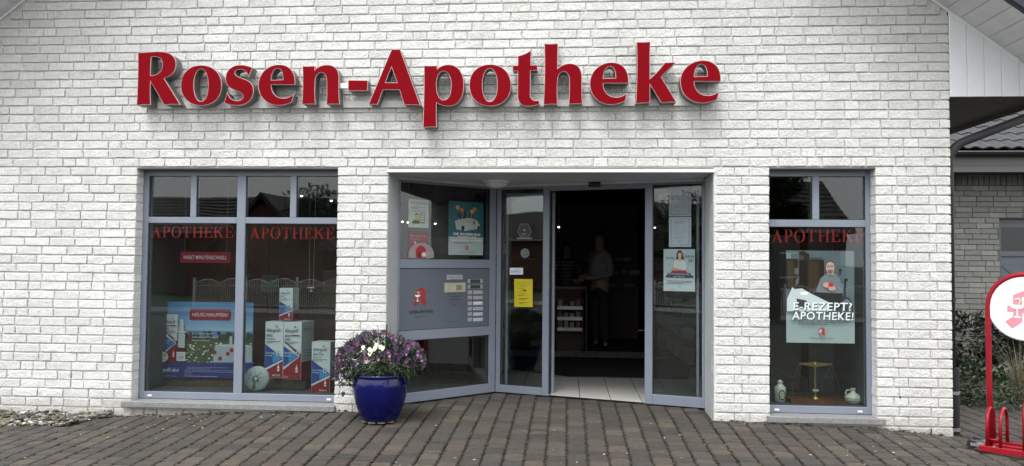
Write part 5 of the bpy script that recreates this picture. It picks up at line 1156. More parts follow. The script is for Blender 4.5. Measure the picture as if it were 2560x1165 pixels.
# lit ceiling spots
for px_, py_, Y, lb in ((754, 489, .60, 'lit halogen spot, left of two in the right upper pane of the left window'), (828, 501, .60, 'lit halogen spot near the right edge of the left window'),
                    (1397, 567, 4.2, 'lit spot lamp seen through the open door'), (1006, 553, 3.0, 'lit spot above the tutoring notice, left of three'), (1020, 555, 3.0, 'lit spot beside the tutoring notice, second of three'), (1088, 558, 3.0, 'lit spot between the tutoring notice and the teal poster'), (1223, 566, 3.4, 'lit spot at the right edge of the entrance side window'), (1637, 568, 3.6, 'lit spot at the left edge of the right door light')):
    a, b = PL(Y).px(px_, py_)
    o = thing('spot_lamp', (a, Y, b), lb, 'lamp'); top = 2.29 if Y < 1 else 2.6
    m_ = MB(); m_.lathe((a, Y, b), [(.004, .055), (.014, .05), (.022, .012), (.024, 0)][::-1] , 12); m_.build('lamp_head', STEEL, o)
    m_ = MB(); rb2_ = .012 if Y < 1 else .016; m_.lathe((a, Y, b-.004), [(.001, -rb2_*.7), (rb2_*.7, -rb2_*.5), (rb2_, 0), (.001, .004)], 12); m_.build('bulb', BULB, o)
    m_ = MB(); m_.tube([(a, Y, b+.05), (a, Y, top)], .003, 5); m_.build('stem', STEEL, o)
# ================================================================== REAR BUILDING (beyond the side passage)
RY = 5.4
ann = thing('rear_building', (6.6, RY, 0), 'low rear building of pale grey brick under dark tiles, behind the side passage', 'building')
m_ = MB(); m_.box(3.4, 9.4, RY+.014, RY+.25, -.2, 3.0)
dx0 = PL(RY).px(2499, 600)[0]; dz1 = PL(RY).px(2520, 547)[1]
m_ = MB(); m_.box(3.4, dx0-.004, RY+.012, RY+.25, -.2, 3.0); m_.box(dx0+1.02, 9.4, RY+.012, RY+.25, -.2, 3.0); m_.box(dx0-.004, dx0+1.02, RY+.012, RY+.25, dz1+.004, 3.0)
m_.build('rear_wall', MORT2, ann)
zsol = PL(RY).px(2500, 463)[1]; RH = CP-.011
RBM = {}
for L_ in (.24, .115):
    for s_ in range(5):
        mb = MB(); vs, fs = brick_geo(L_, RH, .1, 900+s_+int(L_*999), 2, 1); t = random.uniform(.8, 1.12)
        mb.add([(a, b*.35, c) for a, b, c in vs], fs, (.20*t, .20*t, .185*t)); RBM[(L_, s_)] = (mb.mesh('brick', BR2), mb)  # brick tone lowered: shade of the side passage put into the base colour
rst = MB(); z = zsol-CP
row = 0
while z > -.15:
    for (xa_, xb_) in ([(3.5, 9.3)] if z > dz1 else [(3.5, dx0-.006), (dx0+1.03, 9.3)]):
        x = xa_+[0, -.125, -.06, -.19][row % 4]
        while x < xb_-.03:
            L_ = .115 if random.random() < .12 else .24
            e = min(x+L_, xb_); nx_ = e+.010
            if e < xa_+.02: x = nx_; continue
            x = max(x, xa_)
            if e-x > .03:
                key = (.24 if e-x > .17 else .115, random.randrange(5)); me, mbb = RBM[key]
                d = visible((x+.1, RY, z)); q = (x, RY, z)
                if d and x > 5.75: link('brick', me, ann, q, (0, 0, 0), ((e-x)/key[0], 1, 1))
                else: rst.add([(x+a*(e-x)/key[0], RY+b, z+c) for a, b, c in mbb.v], mbb.f, mbb.c[0])
            x = e+.010
    z -= CP; row += 1
rst.build('brick_field', BR2, ann, kind='stuff')
x = 5.6
while x < 8.6:   # soldier course
    m_ = MB(); vs, fs = brick_geo(.071, .24, .1, int(x*100), 1, 2); t = random.uniform(.7, 1); m_.add([(x+a, RY+b*.3, zsol+.003+c) for a, b, c in vs], fs, (.15*t, .15*t, .135*t)); m_.build('soldier_brick', BR2, ann); x += .083
GREYF = mat('fascia_grey_green', (.085, .092, .087), .5, amt=.08)
zf0 = PL(4.95).px(2480, 430)[1]; zf1 = PL(4.95).px(2480, 401)[1]; ze = PL(4.9).px(2480, 380)[1]
m_ = MB(); m_.box(4.2, 9.4, 4.95, 4.975, zf0, (zf0+zf1)/2+.01); m_.build('fascia_board', GREYF, ann)
m_ = MB(); m_.box(4.2, 9.4, 4.945, 4.975, (zf0+zf1)/2+.0105, ze+.02); m_.build('fascia_board', GREYF, ann)
m_ = MB(); m_.box(4.2, 9.4, 4.976, RY+.012, zf0+.01, zf0+.03); m_.build('eave_soffit', DARKB, ann)
gp = [(4.82+.06+.062*math.cos(R(180+k*22.5)), ze-.005+.062*math.sin(R(180+k*22.5))-.0) for k in range(9)]
m_ = MB(); n = 9
m_.add([(x, y, z) for x in (4.2, 9.4) for y, z in gp]+[(x, y, z+.004) for x in (4.2, 9.4) for y, z in [(a+(4.88-a)*.08, b+.0) for a, b in gp]], [(i, i+1, n+i+1, n+i) for i in range(n-1)]+[(2*n+i+1, 2*n+i, 3*n+i, 3*n+i+1) for i in range(n-1)])
m_.build('gutter', BLACK, ann, smooth=True)
m_ = MB(); m_.tube([(4.2, 4.815, ze-.0), (9.4, 4.815, ze-.0)], .0035, 6); m_.build('gutter_bead', STEEL, ann)
# roof tiles: single wave pans, each a part
tw, tl = .205, .345; pit = R(27)
ru = Vector((1, 0, 0)); rv = Vector((0, math.cos(pit), math.sin(pit))); rn = ru.cross(rv)
tb = MB(); ns = 7
prof = [(i/ns*tw, .022*(1-math.cos(2*math.pi*i/ns))*.5*1.3-.0) for i in range(ns+1)]
vs = [(x, 0, z+.030) for x, z in prof]+[(x, tl+.05, z+.012) for x, z in prof]+[(x, 0, z+.012) for x, z in prof]
tb.add(vs, [(i, i+1, ns+2+i, ns+1+i) for i in range(ns)]+[(2*ns+2+i, 2*ns+3+i, i+1, i) for i in range(ns)]); tme = tb.mesh('roof_tile', TILE)
o0 = Vector((5.1, 4.86, ze+.028))
for j in range(14):
    for i in range(18):
        p_ = o0+ru*(i*tw)+rv*(j*tl); M = Matrix(((1, 0, 0, p_.x), (0, rv.y, rn.y, p_.y), (0, rv.z, rn.z, p_.z+random.uniform(-.002, .002)), (0, 0, 0, 1)))
        ob = bpy.data.objects.new('roof_tile', tme); col.objects.link(ob); ob.parent = ann; ob.matrix_parent_inverse = ann.matrix_basis.inverted(); ob.matrix_basis = M
m_ = MB(); fr = Fr((3.5, 4.9, ze), ru, rv, rn); m_.fbox(fr, 0, 6, 0, 6, -.05, .008); m_.build('roof_deck', NAVY, ann)
# rear door
DBLUE = mat('rear_door_grey', (.075, .085, .10), .45, amt=.08)
fr = PL(RY+.06); m_ = MB(); x1 = dx0+1.02
m_.fbox(fr, dx0, dx0+.055, -.05, dz1, -.06, 0, bev=.004); m_.fbox(fr, x1-.055, x1, -.05, dz1, -.06, 0, bev=.004); m_.fbox(fr, dx0+.055, x1-.055, dz1-.06, dz1, -.06, -.001, bev=.004)
rd = m_.build('rear_door', DBLUE, ann)
zg1 = fr.px(2520, 568)[1]; zg0 = fr.px(2520, 628)[1]; zp1 = fr.px(2520, 640)[1]
m_ = MB(); m_.fbox(fr, dx0+.055, x1-.055, zg1, dz1-.06, -.05, -.01); m_.fbox(fr, dx0+.055, x1-.055, zp1, zg0, -.05, -.01); m_.build('door_rail', DBLUE, rd)
m_ = MB(); m_.fbox(fr, dx0+.056, x1-.056, zg0, zg1, -.03, -.022); m_.build('pane', mat('dark_glass', (.006, .007, .008), .08), rd)
m_ = MB(); m_.fbox(fr, dx0+.055, x1-.055, 0, zp1, -.05, -.03); m_.build('door_panel', DBLUE, rd)
for k in range(9):   # diagonal boards
    a = dx0+.06; b = zp1-.02-k*.16; e = min(.88, (b-.05)/.85)
    if e < .1: break
    m_ = MB(); m_.prism(fr, [(a, b-.13), (a+e, b-.13-e*.85), (a+e, b-e*.85), (a, b)], -.03, -.022); m_.build('diagonal_board', DBLUE, rd)
# ================================================================== PLANTS
def leafmesh(name, pts_fn, n, size, cols, seed, aspect=.45, droop=.2, up=0):
    rr = random.Random(seed); mb = MB()
    for k in range(n):
        c, out = pts_fn(rr); c = Vector(c); out = Vector(out)
        d = (out+Vector((rr.uniform(-.7, .7), rr.uniform(-.7, .7), rr.uniform(-.5, .6)+up-droop))).normalized()
        s_ = size*rr.uniform(.6, 1.35); side = d.cross(Vector((rr.uniform(-.3, .3), rr.uniform(-.3, .3), 1))).normalized()*s_*aspect*.5; nr = side.cross(d).normalized()*s_*.08
        cc = rr.choice(cols); t = rr.uniform(.75, 1.3); cc = tuple(v*t for v in cc)
        mb.add([c, c+d*s_*.45+side+nr, c+d*s_-Vector((0, 0, s_*.12)), c+d*s_*.45-side+nr], [(0, 1, 2), (0, 2, 3)], cc)
    return mb
LEAFA = mat('foliage', (1, 1, 1), .42, attr=True, amt=.3, scale=7)
def blob(cx, cy, cz, rx, ry, rz, shell=.55):
    def f(rr):
        while 1:
            p_ = Vector((rr.uniform(-1, 1), rr.uniform(-1, 1), rr.uniform(-1, 1)))
            if shell < p_.length < 1: break
        return (cx+p_.x*rx, cy+p_.y*ry, cz+p_.z*rz), p_.normalized()
    return f
LC = [(.012, .020, .009), (.016, .026, .012), (.008, .014, .007), (.024, .034, .018)]
def shrub(name, blobs, n, size, cols, label, cat='shrub', seed=1, aspect=.4, berries=0):
    cx, cy = blobs[0][0], blobs[0][1]
    o = thing(name, (cx, cy, g(cx, cy) if cy < 6 and abs(cx) < 12 else -.1), label, cat)
    mb = MB()
    for i, b in enumerate(blobs):
        q = leafmesh('x', blob(*b), n//len(blobs), size, cols, seed+i, aspect); mb.add(q.v, [], ()); off = len(mb.v)-len(q.v)
        for f, c in zip(q.f, q.c): mb.f.append(tuple(v+off for v in f)); mb.c.append(c); mb.mi.append(0)
    mb.build('leaves', LEAFA, o)
    m_ = MB()
    rr = random.Random(seed)
    for b in blobs:
        for k in range(4):
            a = rr.uniform(0, 6.28); m_.tube([(b[0]+.05*math.cos(a), b[1]+.05*math.sin(a), -.1), (b[0]+b[3]*.4*math.cos(a), b[1]+b[4]*.4*math.sin(a), b[2])], [.012, .005], 5)
    m_.build('stems', BARK, o)
    if berries:
        bb = MB()
        for k in range(berries):
            b = rr.choice(blobs); p_, nn = blob(*b[:6], .85)(rr)
            if nn[1] > .2: continue
            for j in range(5):
                q = Vector(p_)+Vector((rr.uniform(-.02, .02), -.01, -.022*j+.05)); s_ = .009
                bb.add([q+Vector(v)*s_ for v in ((1, 0, 0), (-1, 0, 0), (0, 1, 0), (0, -1, 0), (0, 0, 1), (0, 0, -1))], [(0, 2, 4), (2, 1, 4), (1, 3, 4), (3, 0, 4), (2, 0, 5), (1, 2, 5), (3, 1, 5), (0, 3, 5)], (.30, .29, .24))
        bb.build('berries', LEAFA, o, kind='stuff')
    return o
# planting bed behind the passage
bedm = MB(); bx_ = [3.45+.2*k for k in range(30)]; ed_ = [1.38+.25*math.sin(x*2)+random.uniform(-.04, .04) for x in bx_]; n = len(bx_); bedm.add([(x, y, g(x, y)-.018) for x, y in zip(bx_, ed_)]+[(x, y+.12, g(x, y)+.012) for x, y in zip(bx_, ed_)]+[(x, RY, .0) for x in bx_], [(j*n+i, j*n+i+1, (j+1)*n+i+1, (j+1)*n+i) for j in range(2) for i in range(n-1)]); bedm.build('planting_bed', mat('bed_soil', (.02, .016, .012), .95, amt=.5, bump=1, bscale=30, bdist=.01), kind='structure')
hz = P(2420, 790, 4.2)[1]
shrub('laurel_shrub', [(5.45, 4.1, .35, .75, .55, hz-.30), (4.5, 3.6, .3, .6, .5, hz-.35)], 3400, .10, LC, 'dark glossy evergreen shrub beside the drainpipe in front of the rear wall', seed=3, berries=60)
shrub('laurel_shrub', [(6.4, 4.3, .4, .7, .5, .55), (7.4, 4.3, .4, .8, .6, .6), (5.9, 3.3, .25, .5, .5, .42)], 4200, .10, LC, 'dark evergreen shrub below the rear door, behind the round red sign', seed=9, berries=30)
shrub('low_shrub', [(4.75, 2.2, .10, .55, .35, .22), (5.4, 2.4, .12, .45, .4, .25), (4.2, 2.2, .08, .35, .3, .16)], 2200, .065, [(.05, .085, .035), (.07, .11, .045), (.035, .06, .03)], 'low leafy ground shrub at the edge of the planting bed behind the bicycle stand', seed=21, aspect=.5)
shrub('low_shrub', [(4.0, 1.75, .05, .35, .2, .14), (4.6, 1.55, .04, .4, .22, .13), (5.2, 1.65, .05, .4, .25, .15), (5.8, 1.7, .06, .4, .25, .16)], 2600, .05, [(.04, .07, .028), (.055, .09, .035), (.05, .045, .02)], 'creeping ground cover spilling over the paving edge behind the drainpipe boot', seed=33, aspect=.5)
# dry ornamental grass
gx = P(2548, 900, 1.9)[0]
og = thing('ornamental_grass', (gx, 1.9, .02), 'tuft of dry straw coloured ornamental grass in the bed behind the round sign', 'grass')
m_ = MB(); rr = random.Random(5)
for k in range(130):
    a = rr.uniform(0, 6.28); r0 = rr.uniform(0, .07); ln = rr.uniform(.3, .62); b = Vector((gx+r0*math.cos(a), 1.9+r0*math.sin(a), .02)); sp_ = rr.uniform(.05, .28); pts_ = [b+Vector((math.cos(a)*sp_*t*t, math.sin(a)*sp_*t*t, ln*t)) for t in (0, .35, .7, 1)]
    w_ = .003; sd2 = Vector((-math.sin(a), math.cos(a), 0)); vs = []
    for i, q in enumerate(pts_): vs += [q+sd2*w_*(1-i*.28), q-sd2*w_*(1-i*.28)]
    t = rr.uniform(.6, 1.2); m_.add(vs, [(0, 1, 3, 2), (2, 3, 5, 4), (4, 5, 7, 6)], (.19*t, .155*t, .095*t))
m_.build('blades', LEAFA, og)
# ------------------------------------------------------------------ flower pot
pg = G(940, 1062); PX_, PY_ = pg.x, pg.y+.13; PZ_ = g(PX_, PY_)+.016
pot = thing('flower_pot', (PX_, PY_, PZ_-.012), 'large glazed cobalt blue pot full of purple pansies beside the left window', 'pot')
HP = .405
m_ = MB(); m_.lathe((PX_, PY_, PZ_), [(.140, 0), (.150, .003), (.166, .03), (.188, .08), (.210, .14), (.226, .21), (.234, .28), (.233, .335), (.222, .366), (.221, .372), (.232, .378), (.236, .390), (.231, .402), (.215, HP), (.205, .398), (.200, .35)], 48); m_.build('body', POTM, pot, smooth=True)
m_ = MB(); m_.lathe((PX_, PY_, PZ_), [(.200, .345), (.001, .36)], 24); m_.build('soil', mat('bed_soil', (.02, .016, .012), .95), pot)
for k in range(4):
    a = R(-140+k*35); m_ = MB(); m_.box(-.03, .03, -.02, .02, -.010, .0); m_.v = [(PX_+.132*math.cos(a)+x, PY_+.132*math.sin(a)+y, PZ_+z) for x, y, z in m_.v]; m_.build('pot_foot', mat('pot_foot_stone', (.12, .12, .11), .8), pot)
pan = thing('pansy_plant', (PX_, PY_, PZ_+.36), 'mounded purple and white pansies spilling over the rim of the blue pot', 'plant')
ctrz = PZ_+HP+.14
blobs = [(PX_-.02, PY_, ctrz, .31, .27, .20), (PX_-.19, PY_-.02, ctrz-.04, .19, .2, .17), (PX_+.19, PY_-.02, ctrz-.02, .19, .2, .15), (PX_-.29, PY_-.04, ctrz-.16, .08, .09, .10)]
mb = MB()
for i, b in enumerate(blobs):
    q = leafmesh('x', blob(*b, .62), (1500, 900, 900, 160)[i], .042, [(.035, .065, .028), (.05, .085, .035), (.028, .05, .024), (.07, .10, .05)], 50+i, .42, .1, .3); off = len(mb.v); mb.v += q.v
    for f, c in zip(q.f, q.c): mb.f.append(tuple(v+off for v in f)); mb.c.append(c); mb.mi.append(0)
mb.build('leaves', LEAFA, pan, kind='stuff')
m_ = MB(); rr = random.Random(2)
for k in range(70):
    b = rr.choice(blobs); p_, nn = blob(*b, .8)(rr); m_.tube([(PX_+rr.uniform(-.12, .12), PY_+rr.uniform(-.1, .1), PZ_+.37), ((PX_+p_[0])/2, (PY_+p_[1])/2, p_[2]-.04), p_], .0022, 4)
for s_ in ((-.36, -.06, -.25), (-.345, -.07, -.34)): m_.tube([(PX_-.15, PY_-.05, ctrz-.1), (PX_-.30, PY_-.08, ctrz-.12), (PX_+s_[0], PY_+s_[1], ctrz+s_[2])], .002, 4)
for k in range(9): a = rr.uniform(-.1, .1); m_.tube([(PX_+.05+a*.6, PY_+.02, ctrz+.08), (PX_+.06+a*1.3, PY_+.03, ctrz+.23+rr.uniform(-.03, .05))], [.003, .001], 4)
m_.tube([(PX_+.045, PY_, ctrz+.1), (PX_+.05, PY_, ctrz+.27)], .007, 6)
m_.build('stems', mat('stem_green', (.03, .05, .02), .6), pan, kind='stuff')
def flower(p_, nn, s_, kind, rr):
    mb = MB(); n_ = Vector(nn).normalized(); a = n_.cross(Vector((0, 0, 1)))
    if a.length < .1: a = Vector((1, 0, 0))
    a.normalize(); b = a.cross(n_); p_ = Vector(p_)
    if kind == 'w': cu_, cl_, ce = (.80, .79, .62), (.78, .77, .55), (.6, .5, .1)
    elif kind == 'b': cu_, cl_, ce = (.095, .012, .10), (.34, .19, .34), (.4, .3, .05)
    elif kind == 'm': cu_, cl_, ce = (.10, .010, .075), (.08, .009, .06), (.2, .14, .03)
    else: cu_, cl_, ce = (.028, .005, .040), (.020, .004, .028), (.03, .01, .03)
    for ang, ln, wd, c in ((60, 1, .8, cu_), (120, 1, .8, cu_), (5, .9, .75, cu_), (175, .9, .75, cu_), (270, 1.05, 1.15, cl_)):
        q = R(ang+rr.uniform(-10, 10)); d = a*math.cos(q)-b*math.sin(q)*-1; s2 = n_.cross(d); L_ = s_*ln; W2 = s_*wd*.5; t = rr.uniform(.8, 1.25); c = tuple(v*t for v in c)
        mb.add([p_, p_+d*L_*.45+s2*W2+n_*L_*.16, p_+d*L_*.95+s2*W2*.6+n_*L_*.05, p_+d*L_-s2*0+n_*L_*.12, p_+d*L_*.95-s2*W2*.6+n_*L_*.05, p_+d*L_*.45-s2*W2+n_*L_*.16], [(0, 1, 2, 3), (0, 3, 4, 5)], c)
    q = n_*s_*.12; mb.add([p_+a*s_*.12+q, p_+b*s_*.12+q, p_-a*s_*.12+q, p_-b*s_*.12+q], [(0, 1, 2, 3)], ce)
    return mb
rr = random.Random(77); nf = 0
for k in range(1200):
    b = blobs[rr.choice((0, 0, 0, 1, 1, 2, 2, 3))]; p_, nn = blob(*b, .90)(rr)
    if nn[1] > .35 or (nn[2] < -.25): continue
    inside = any(((p_[0]-c[0])/c[3])**2+((p_[1]-c[1])/c[4])**2+((p_[2]-c[2])/c[5])**2 < .72 for c in blobs)
    if inside: continue
    kind = 'b' if (p_[0] > PX_-.05 and rr.random() < .30) else rr.choice('ddddm'); 
    s_ = .0215*rr.uniform(.75, 1.2); face = Vector((nn[0]*.6+rr.uniform(-.3, .3), nn[1]*.5-.75, nn[2]*.4+.1))
    flower(Vector(p_)+Vector(nn)*.012, face, s_, kind, rr).build('blossom', VIO, pan); nf += 1
    if nf > 175: break
for px_, py_ in ((941, 862), (938, 870), (951, 867), (924, 874), (929, 877), (957, 870), (916, 903), (908, 869), (925, 884)):
    q = ray(px_, py_); t = (PY_-.26-CAM.y)/q.y; flower(CAM+q*t, (0, -1, .2), .020, 'w', rr).build('blossom', VIO, pan)
for px_, py_ in ((858, 985), (842, 893), (838, 905), (850, 873), (843, 937), (1058, 915)):
    q = ray(px_, py_); t = (PY_-.1-CAM.y)/q.y; flower(CAM+q*t, (0, -1, .1), .022, 'd', rr).build('blossom', VIO, pan)
# ------------------------------------------------------------------ bicycle stand with round sign
c0 = G(2447, 1131); ang = R(-38)
RU = Vector((math.cos(ang), math.sin(ang), 0)); RN = Vector((math.sin(ang), -math.cos(ang), 0))
z0 = c0.z+.012
BF = Fr((c0.x, c0.y, z0), RU, (0, 0, 1), RN)
st = thing('bicycle_stand', BF.at(.6, 0), 'red tubular bicycle stand on small wheels with a round pharmacy sign', 'bike stand')
LN = 1.35; DP = .31
m_ = MB(); m_.fbox(BF, 0, LN, 0, .045, -.035, 0, bev=.003); m_.build('base_rail', REDP, st)
m_ = MB(); m_.fbox(BF, 0.0, LN, 0.0, .045, -DP, -DP+.035, bev=.003); m_.build('base_rail', REDP, st)
for a in (0.0, LN-.035):
    m_ = MB(); m_.fbox(BF, a, a+.035, 0.002, .043, -DP+.0352, -.0352, bev=.003); m_.build('end_rail', REDP, st)
def hoop(a, h):
    m_ = MB(); r = (DP-.035)/2; pts_ = [BF.at(a, .045, -.018)]
    for k in range(13):
        q = math.pi*k/12; pts_.append(BF.at(a, h-r*.9+r*.9*math.sin(q), -.018-r+r*math.cos(q)))
    pts_.append(BF.at(a, .045, -DP+.018)); m_.tube(pts_, .0125, 10); m_.build('hoop', REDP, st, smooth=True)
for a, h in ((.055, .33), (.145, .33), (.30, .42), (.39, .42), (.56, .33), (.65, .33), (.82, .42), (.91, .42), (1.08, .33), (1.17, .33)): hoop(a, h)
for a0, a1 in ((.055, .145), (.30, .39), (.56, .65), (.82, .91), (1.08, 1.17)):
    for d in (-.018, -DP+.018):
        m_ = MB(); m_.tube([BF.at(a0+.013, .10, d), BF.at(a1-.013, .10, d)], .008, 8); m_.build('hoop_tie', REDP, st, smooth=True)
for a in (.10, .345): m_ = MB(); m_.lathe(BF.at(a, .0455, -.018), [(.012, 0), (.012, .004), (.004, .007)], 6); m_.build('bolt', STEEL, st)
# arch tube and sign
def onp(px_, py_, d=-DP*.5): return BF.px(px_, py_, d)
sx0, sz0 = onp(2470.5, 1000); cxs, czs = onp(2564, 772); rS = cxs-onp(2470, 772)[0]
LX = onp(2470.5, 800)[0]; rA = cxs-LX
pts_ = [BF.at(LX+.012, .0, -DP*.5), BF.at(LX, .5, -DP*.5), BF.at(LX, czs-.05, -DP*.5)]
for k in range(17): q = math.pi-math.pi*k/16; pts_.append(BF.at(cxs+rA*math.cos(q), czs+.01+rA*math.sin(q)*1.02, -DP*.5))
pts_ += [BF.at(2*cxs-LX, czs-.05, -DP*.5), BF.at(2*cxs-LX, .0, -DP*.5)]
m_ = MB(); m_.tube(pts_, .021, 14); m_.build('arch_tube', REDP, st, smooth=True)
m_ = MB(); m_.fbox(BF, LX-.02, 2*cxs-LX+.02, .003, .043, -DP*.5-.018, -DP*.5+.018, bev=.003); m_.build('cross_rail', REDP, st)
disc = MB(); fd = Fr(BF.at(cxs, czs, -DP*.5), RU, (0, 0, 1), RN)
rD = rS-.012
disc.prism(fd, [(rD*math.cos(2*math.pi*k/56), rD*math.sin(2*math.pi*k/56)) for k in range(56)], -.012, .012)
dk = disc.build('sign_disc', mat('sign_white', (.74, .75, .80), .3, amt=.05), st)
m_ = MB(); m_.tube([fd.at(rD*math.cos(2*math.pi*k/56), rD*math.sin(2*math.pi*k/56)) for k in range(56)], .014, 6, closed=True); m_.build('disc_rim', mat('sign_white', (.74, .75, .80), .3), dk, smooth=True)
p = Print(fd, .0128); a0 = -.20; S_ = rD*1.28; logo(p, -S_*.43, -S_*.50, S_, '#d98c98', '', '#e9dde2'); p.put(dk)
for zz_ in (czs-.015,):
    m_ = MB(); m_.fbox(BF, LX+.018, LX+.045, zz_-.01, zz_+.01, -DP*.5-.01, -DP*.5+.01); m_.build('bracket', REDP, st)
# casters at the left end
for k, (px_, py_) in enumerate(((2430, 1104), (2442, 1093))):
    d = -.06 if k == 0 else -.20
    a, b = BF.px(px_, py_, d); a = min(a, -.05)
    f3 = Fr(BF.at(a, .038, d), RN*-1, (0, 0, 1)); f3 = Fr(BF.at(a, .036, d), RU, (0, 0, 1), RN)
    cs = MB(); cs.lathe(f3.o, [(.001, -.014), (.030, -.014), (.036, -.009), (.036, .009), (.030, .014), (.001, .014)], 20, fr=f3); cw = cs.build('caster_wheel', BLACK, st)
    m_ = MB(); m_.fbox(Fr(f3.o, RU, (0, 0, 1), RN), -.008, .085, -.012, .012, .0145, .018); m_.fbox(Fr(f3.o, RU, (0, 0, 1), RN), -.008, .085, -.012, .012, -.018, -.0145); m_.fbox(Fr(f3.o, RU, (0, 0, 1), RN), .040, .085, -.016, .016, -.0142, .0142); m_.build('caster_fork', STEEL, cw)
# ------------------------------------------------------------------ gravel bed and litter
rr = random.Random(31); gv = MB()
gcol = [(.10, .095, .085), (.16, .15, .13), (.07, .07, .065), (.24, .23, .20), (.13, .12, .09), (.09, .08, .07)]
ico = [(0, 0, 1), (.894, 0, .447), (.276, .851, .447), (-.724, .526, .447), (-.724, -.526, .447), (.276, -.851, .447), (.724, .526, -.447), (-.276, .851, -.447), (-.894, 0, -.447), (-.276, -.851, -.447), (.724, -.526, -.447), (0, 0, -1)]
icf = [(0, 1, 2), (0, 2, 3), (0, 3, 4), (0, 4, 5), (0, 5, 1), (1, 6, 2), (2, 7, 3), (3, 8, 4), (4, 9, 5), (5, 10, 1), (6, 7, 2), (7, 8, 3), (8, 9, 4), (9, 10, 5), (10, 6, 1), (11, 7, 6), (11, 8, 7), (11, 9, 8), (11, 10, 9), (11, 6, 10)]
def stone(mb, x, y, z, s_, c):
    M = Matrix.Rotation(rr.uniform(0, 6.28), 3, 'Z') @ Matrix.Rotation(rr.uniform(-.5, .5), 3, 'X')
    sx, sy, sz = s_*rr.uniform(.8, 1.5), s_*rr.uniform(.6, 1), s_*rr.uniform(.3, .55)
    mb.add([M @ Vector((a*sx*rr.uniform(.8, 1.15), b*sy*rr.uniform(.8, 1.15), d*sz)) + Vector((x, y, z)) for a, b, d in ico], icf, c)
for k in range(1900):
    x = rr.uniform(-6.6, -4.22); edge = -.40+.05*math.sin(x*5)
    if x > -4.5: edge *= (-4.18-x)/.32 if x < -4.18 else 0
    y = rr.uniform(edge, -.01); c = rr.choice(gcol)
    if rr.random() < .06: c = (.55, .54, .50)
    if rr.random() < .06: c = (.17, .13, .05)
    t = rr.uniform(.7, 1.2); h = .055*(1-abs(y)/.45)
    stone(gv, x, y, g(x, y)+rr.uniform(-.01, .012)+h*rr.random(), rr.uniform(.012, .030), tuple(v*t for v in c))
tag(gv.build('gravel', mat('gravel_stone', (1, 1, 1), .7, attr=True, amt=.2, scale=40, bump=.3, bscale=100), None), 'strip of grey and white gravel along the foot of the left wall', 'gravel', kind='stuff')
lt_ = MB()
for k in range(130):
    x = rr.uniform(-4.2, 4.2); y = rr.uniform(-1.5, -.05)
    if rr.random() < .35: x = rr.uniform(-3.9, -1.9); y = rr.uniform(-.6, -.05)
    s_ = rr.uniform(.004, .011); a = rr.uniform(0, 6.28); c = rr.choice([(.6, .6, .55), (.45, .44, .36), (.5, .45, .2), (.3, .3, .25)]); z = g(x, y)+.004
    lt_.add([(x+s_*math.cos(a+q)*(1.4 if i % 2 else .8), y+s_*math.sin(a+q), z+rr.uniform(0, .004)) for i, q in enumerate((0, 1.57, 3.14, 4.71))], [(0, 1, 2, 3)], c)
tag(lt_.build('petal_litter', VIO, None), 'tiny fallen petals and specks scattered over the pavers', 'litter', kind='stuff')
ms = MB()
for k in range(5200):
    ci = rr.randrange(int(12/PW)); x = -9.3+PW*(ci+12)+rr.gauss(0, .003); y = rr.uniform(-1.9, -.02) if -1.6 > x or x > 1.2 else rr.uniform(-1.9, .9)
    if -1.6 < x < 1.25 and y > ybay(x)-.03: continue
    if rr.random() > .25+.75*(math.sin(x*1.7+1)*math.sin(y*3+x) > -.2): continue
    if -2.9 > x and rr.random() < .5: continue
    z = g(x, y)-.004; s_ = rr.uniform(.004, .010); a = rr.uniform(0, 3.14); c = rr.choice([(.065, .09, .015), (.08, .10, .02), (.04, .055, .012), (.05, .045, .02)])
    ms.add([(x-s_*math.cos(a), y-s_*math.sin(a)*1.6, z), (x+s_*math.cos(a), y+s_*math.sin(a)*1.6, z), (x+rr.uniform(-s_, s_)*.6, y+rr.uniform(-s_, s_), z+rr.uniform(.003, .008))], [(0, 1, 2)], c)
    ms.add([(x, y-s_, z), (x, y+s_*1.4, z), (x+rr.uniform(-s_, s_), y, z+rr.uniform(.002, .008))], [(0, 1, 2)], c)
tag(ms.build('moss', LEAFA, None), 'green moss growing in the joints between the pavers', 'moss', kind='stuff')
lv = MB()
for k in range(330):   # dark wilted litter before the left window and along the foot of the walls
    x = rr.gauss(-2.7, .55); y = rr.uniform(-.55, -.06)
    if k > 110: x = rr.choice((rr.uniform(-4.2, -1.7), rr.uniform(1.35, 3.2))); y = -.012-abs(rr.gauss(0, .03)); s_ = rr.uniform(.008, .022); a = rr.uniform(0, 6.28); z = g(x, y)+.004
    lv.add([(x+s_*math.cos(a+q)*(1.5 if i % 2 else .7), y+s_*.7*math.sin(a+q), z+rr.uniform(0, .012)) for i, q in enumerate((0, 1.3, 3.0, 4.5))], [(0, 1, 2, 3)], rr.choice([(.02, .015, .008), (.035, .025, .01), (.10, .055, .015), (.05, .06, .015)]))
tag(lv.build('leaf_litter', VIO, None), 'dark wilted leaf litter on the pavers before the left window', 'litter', kind='stuff')
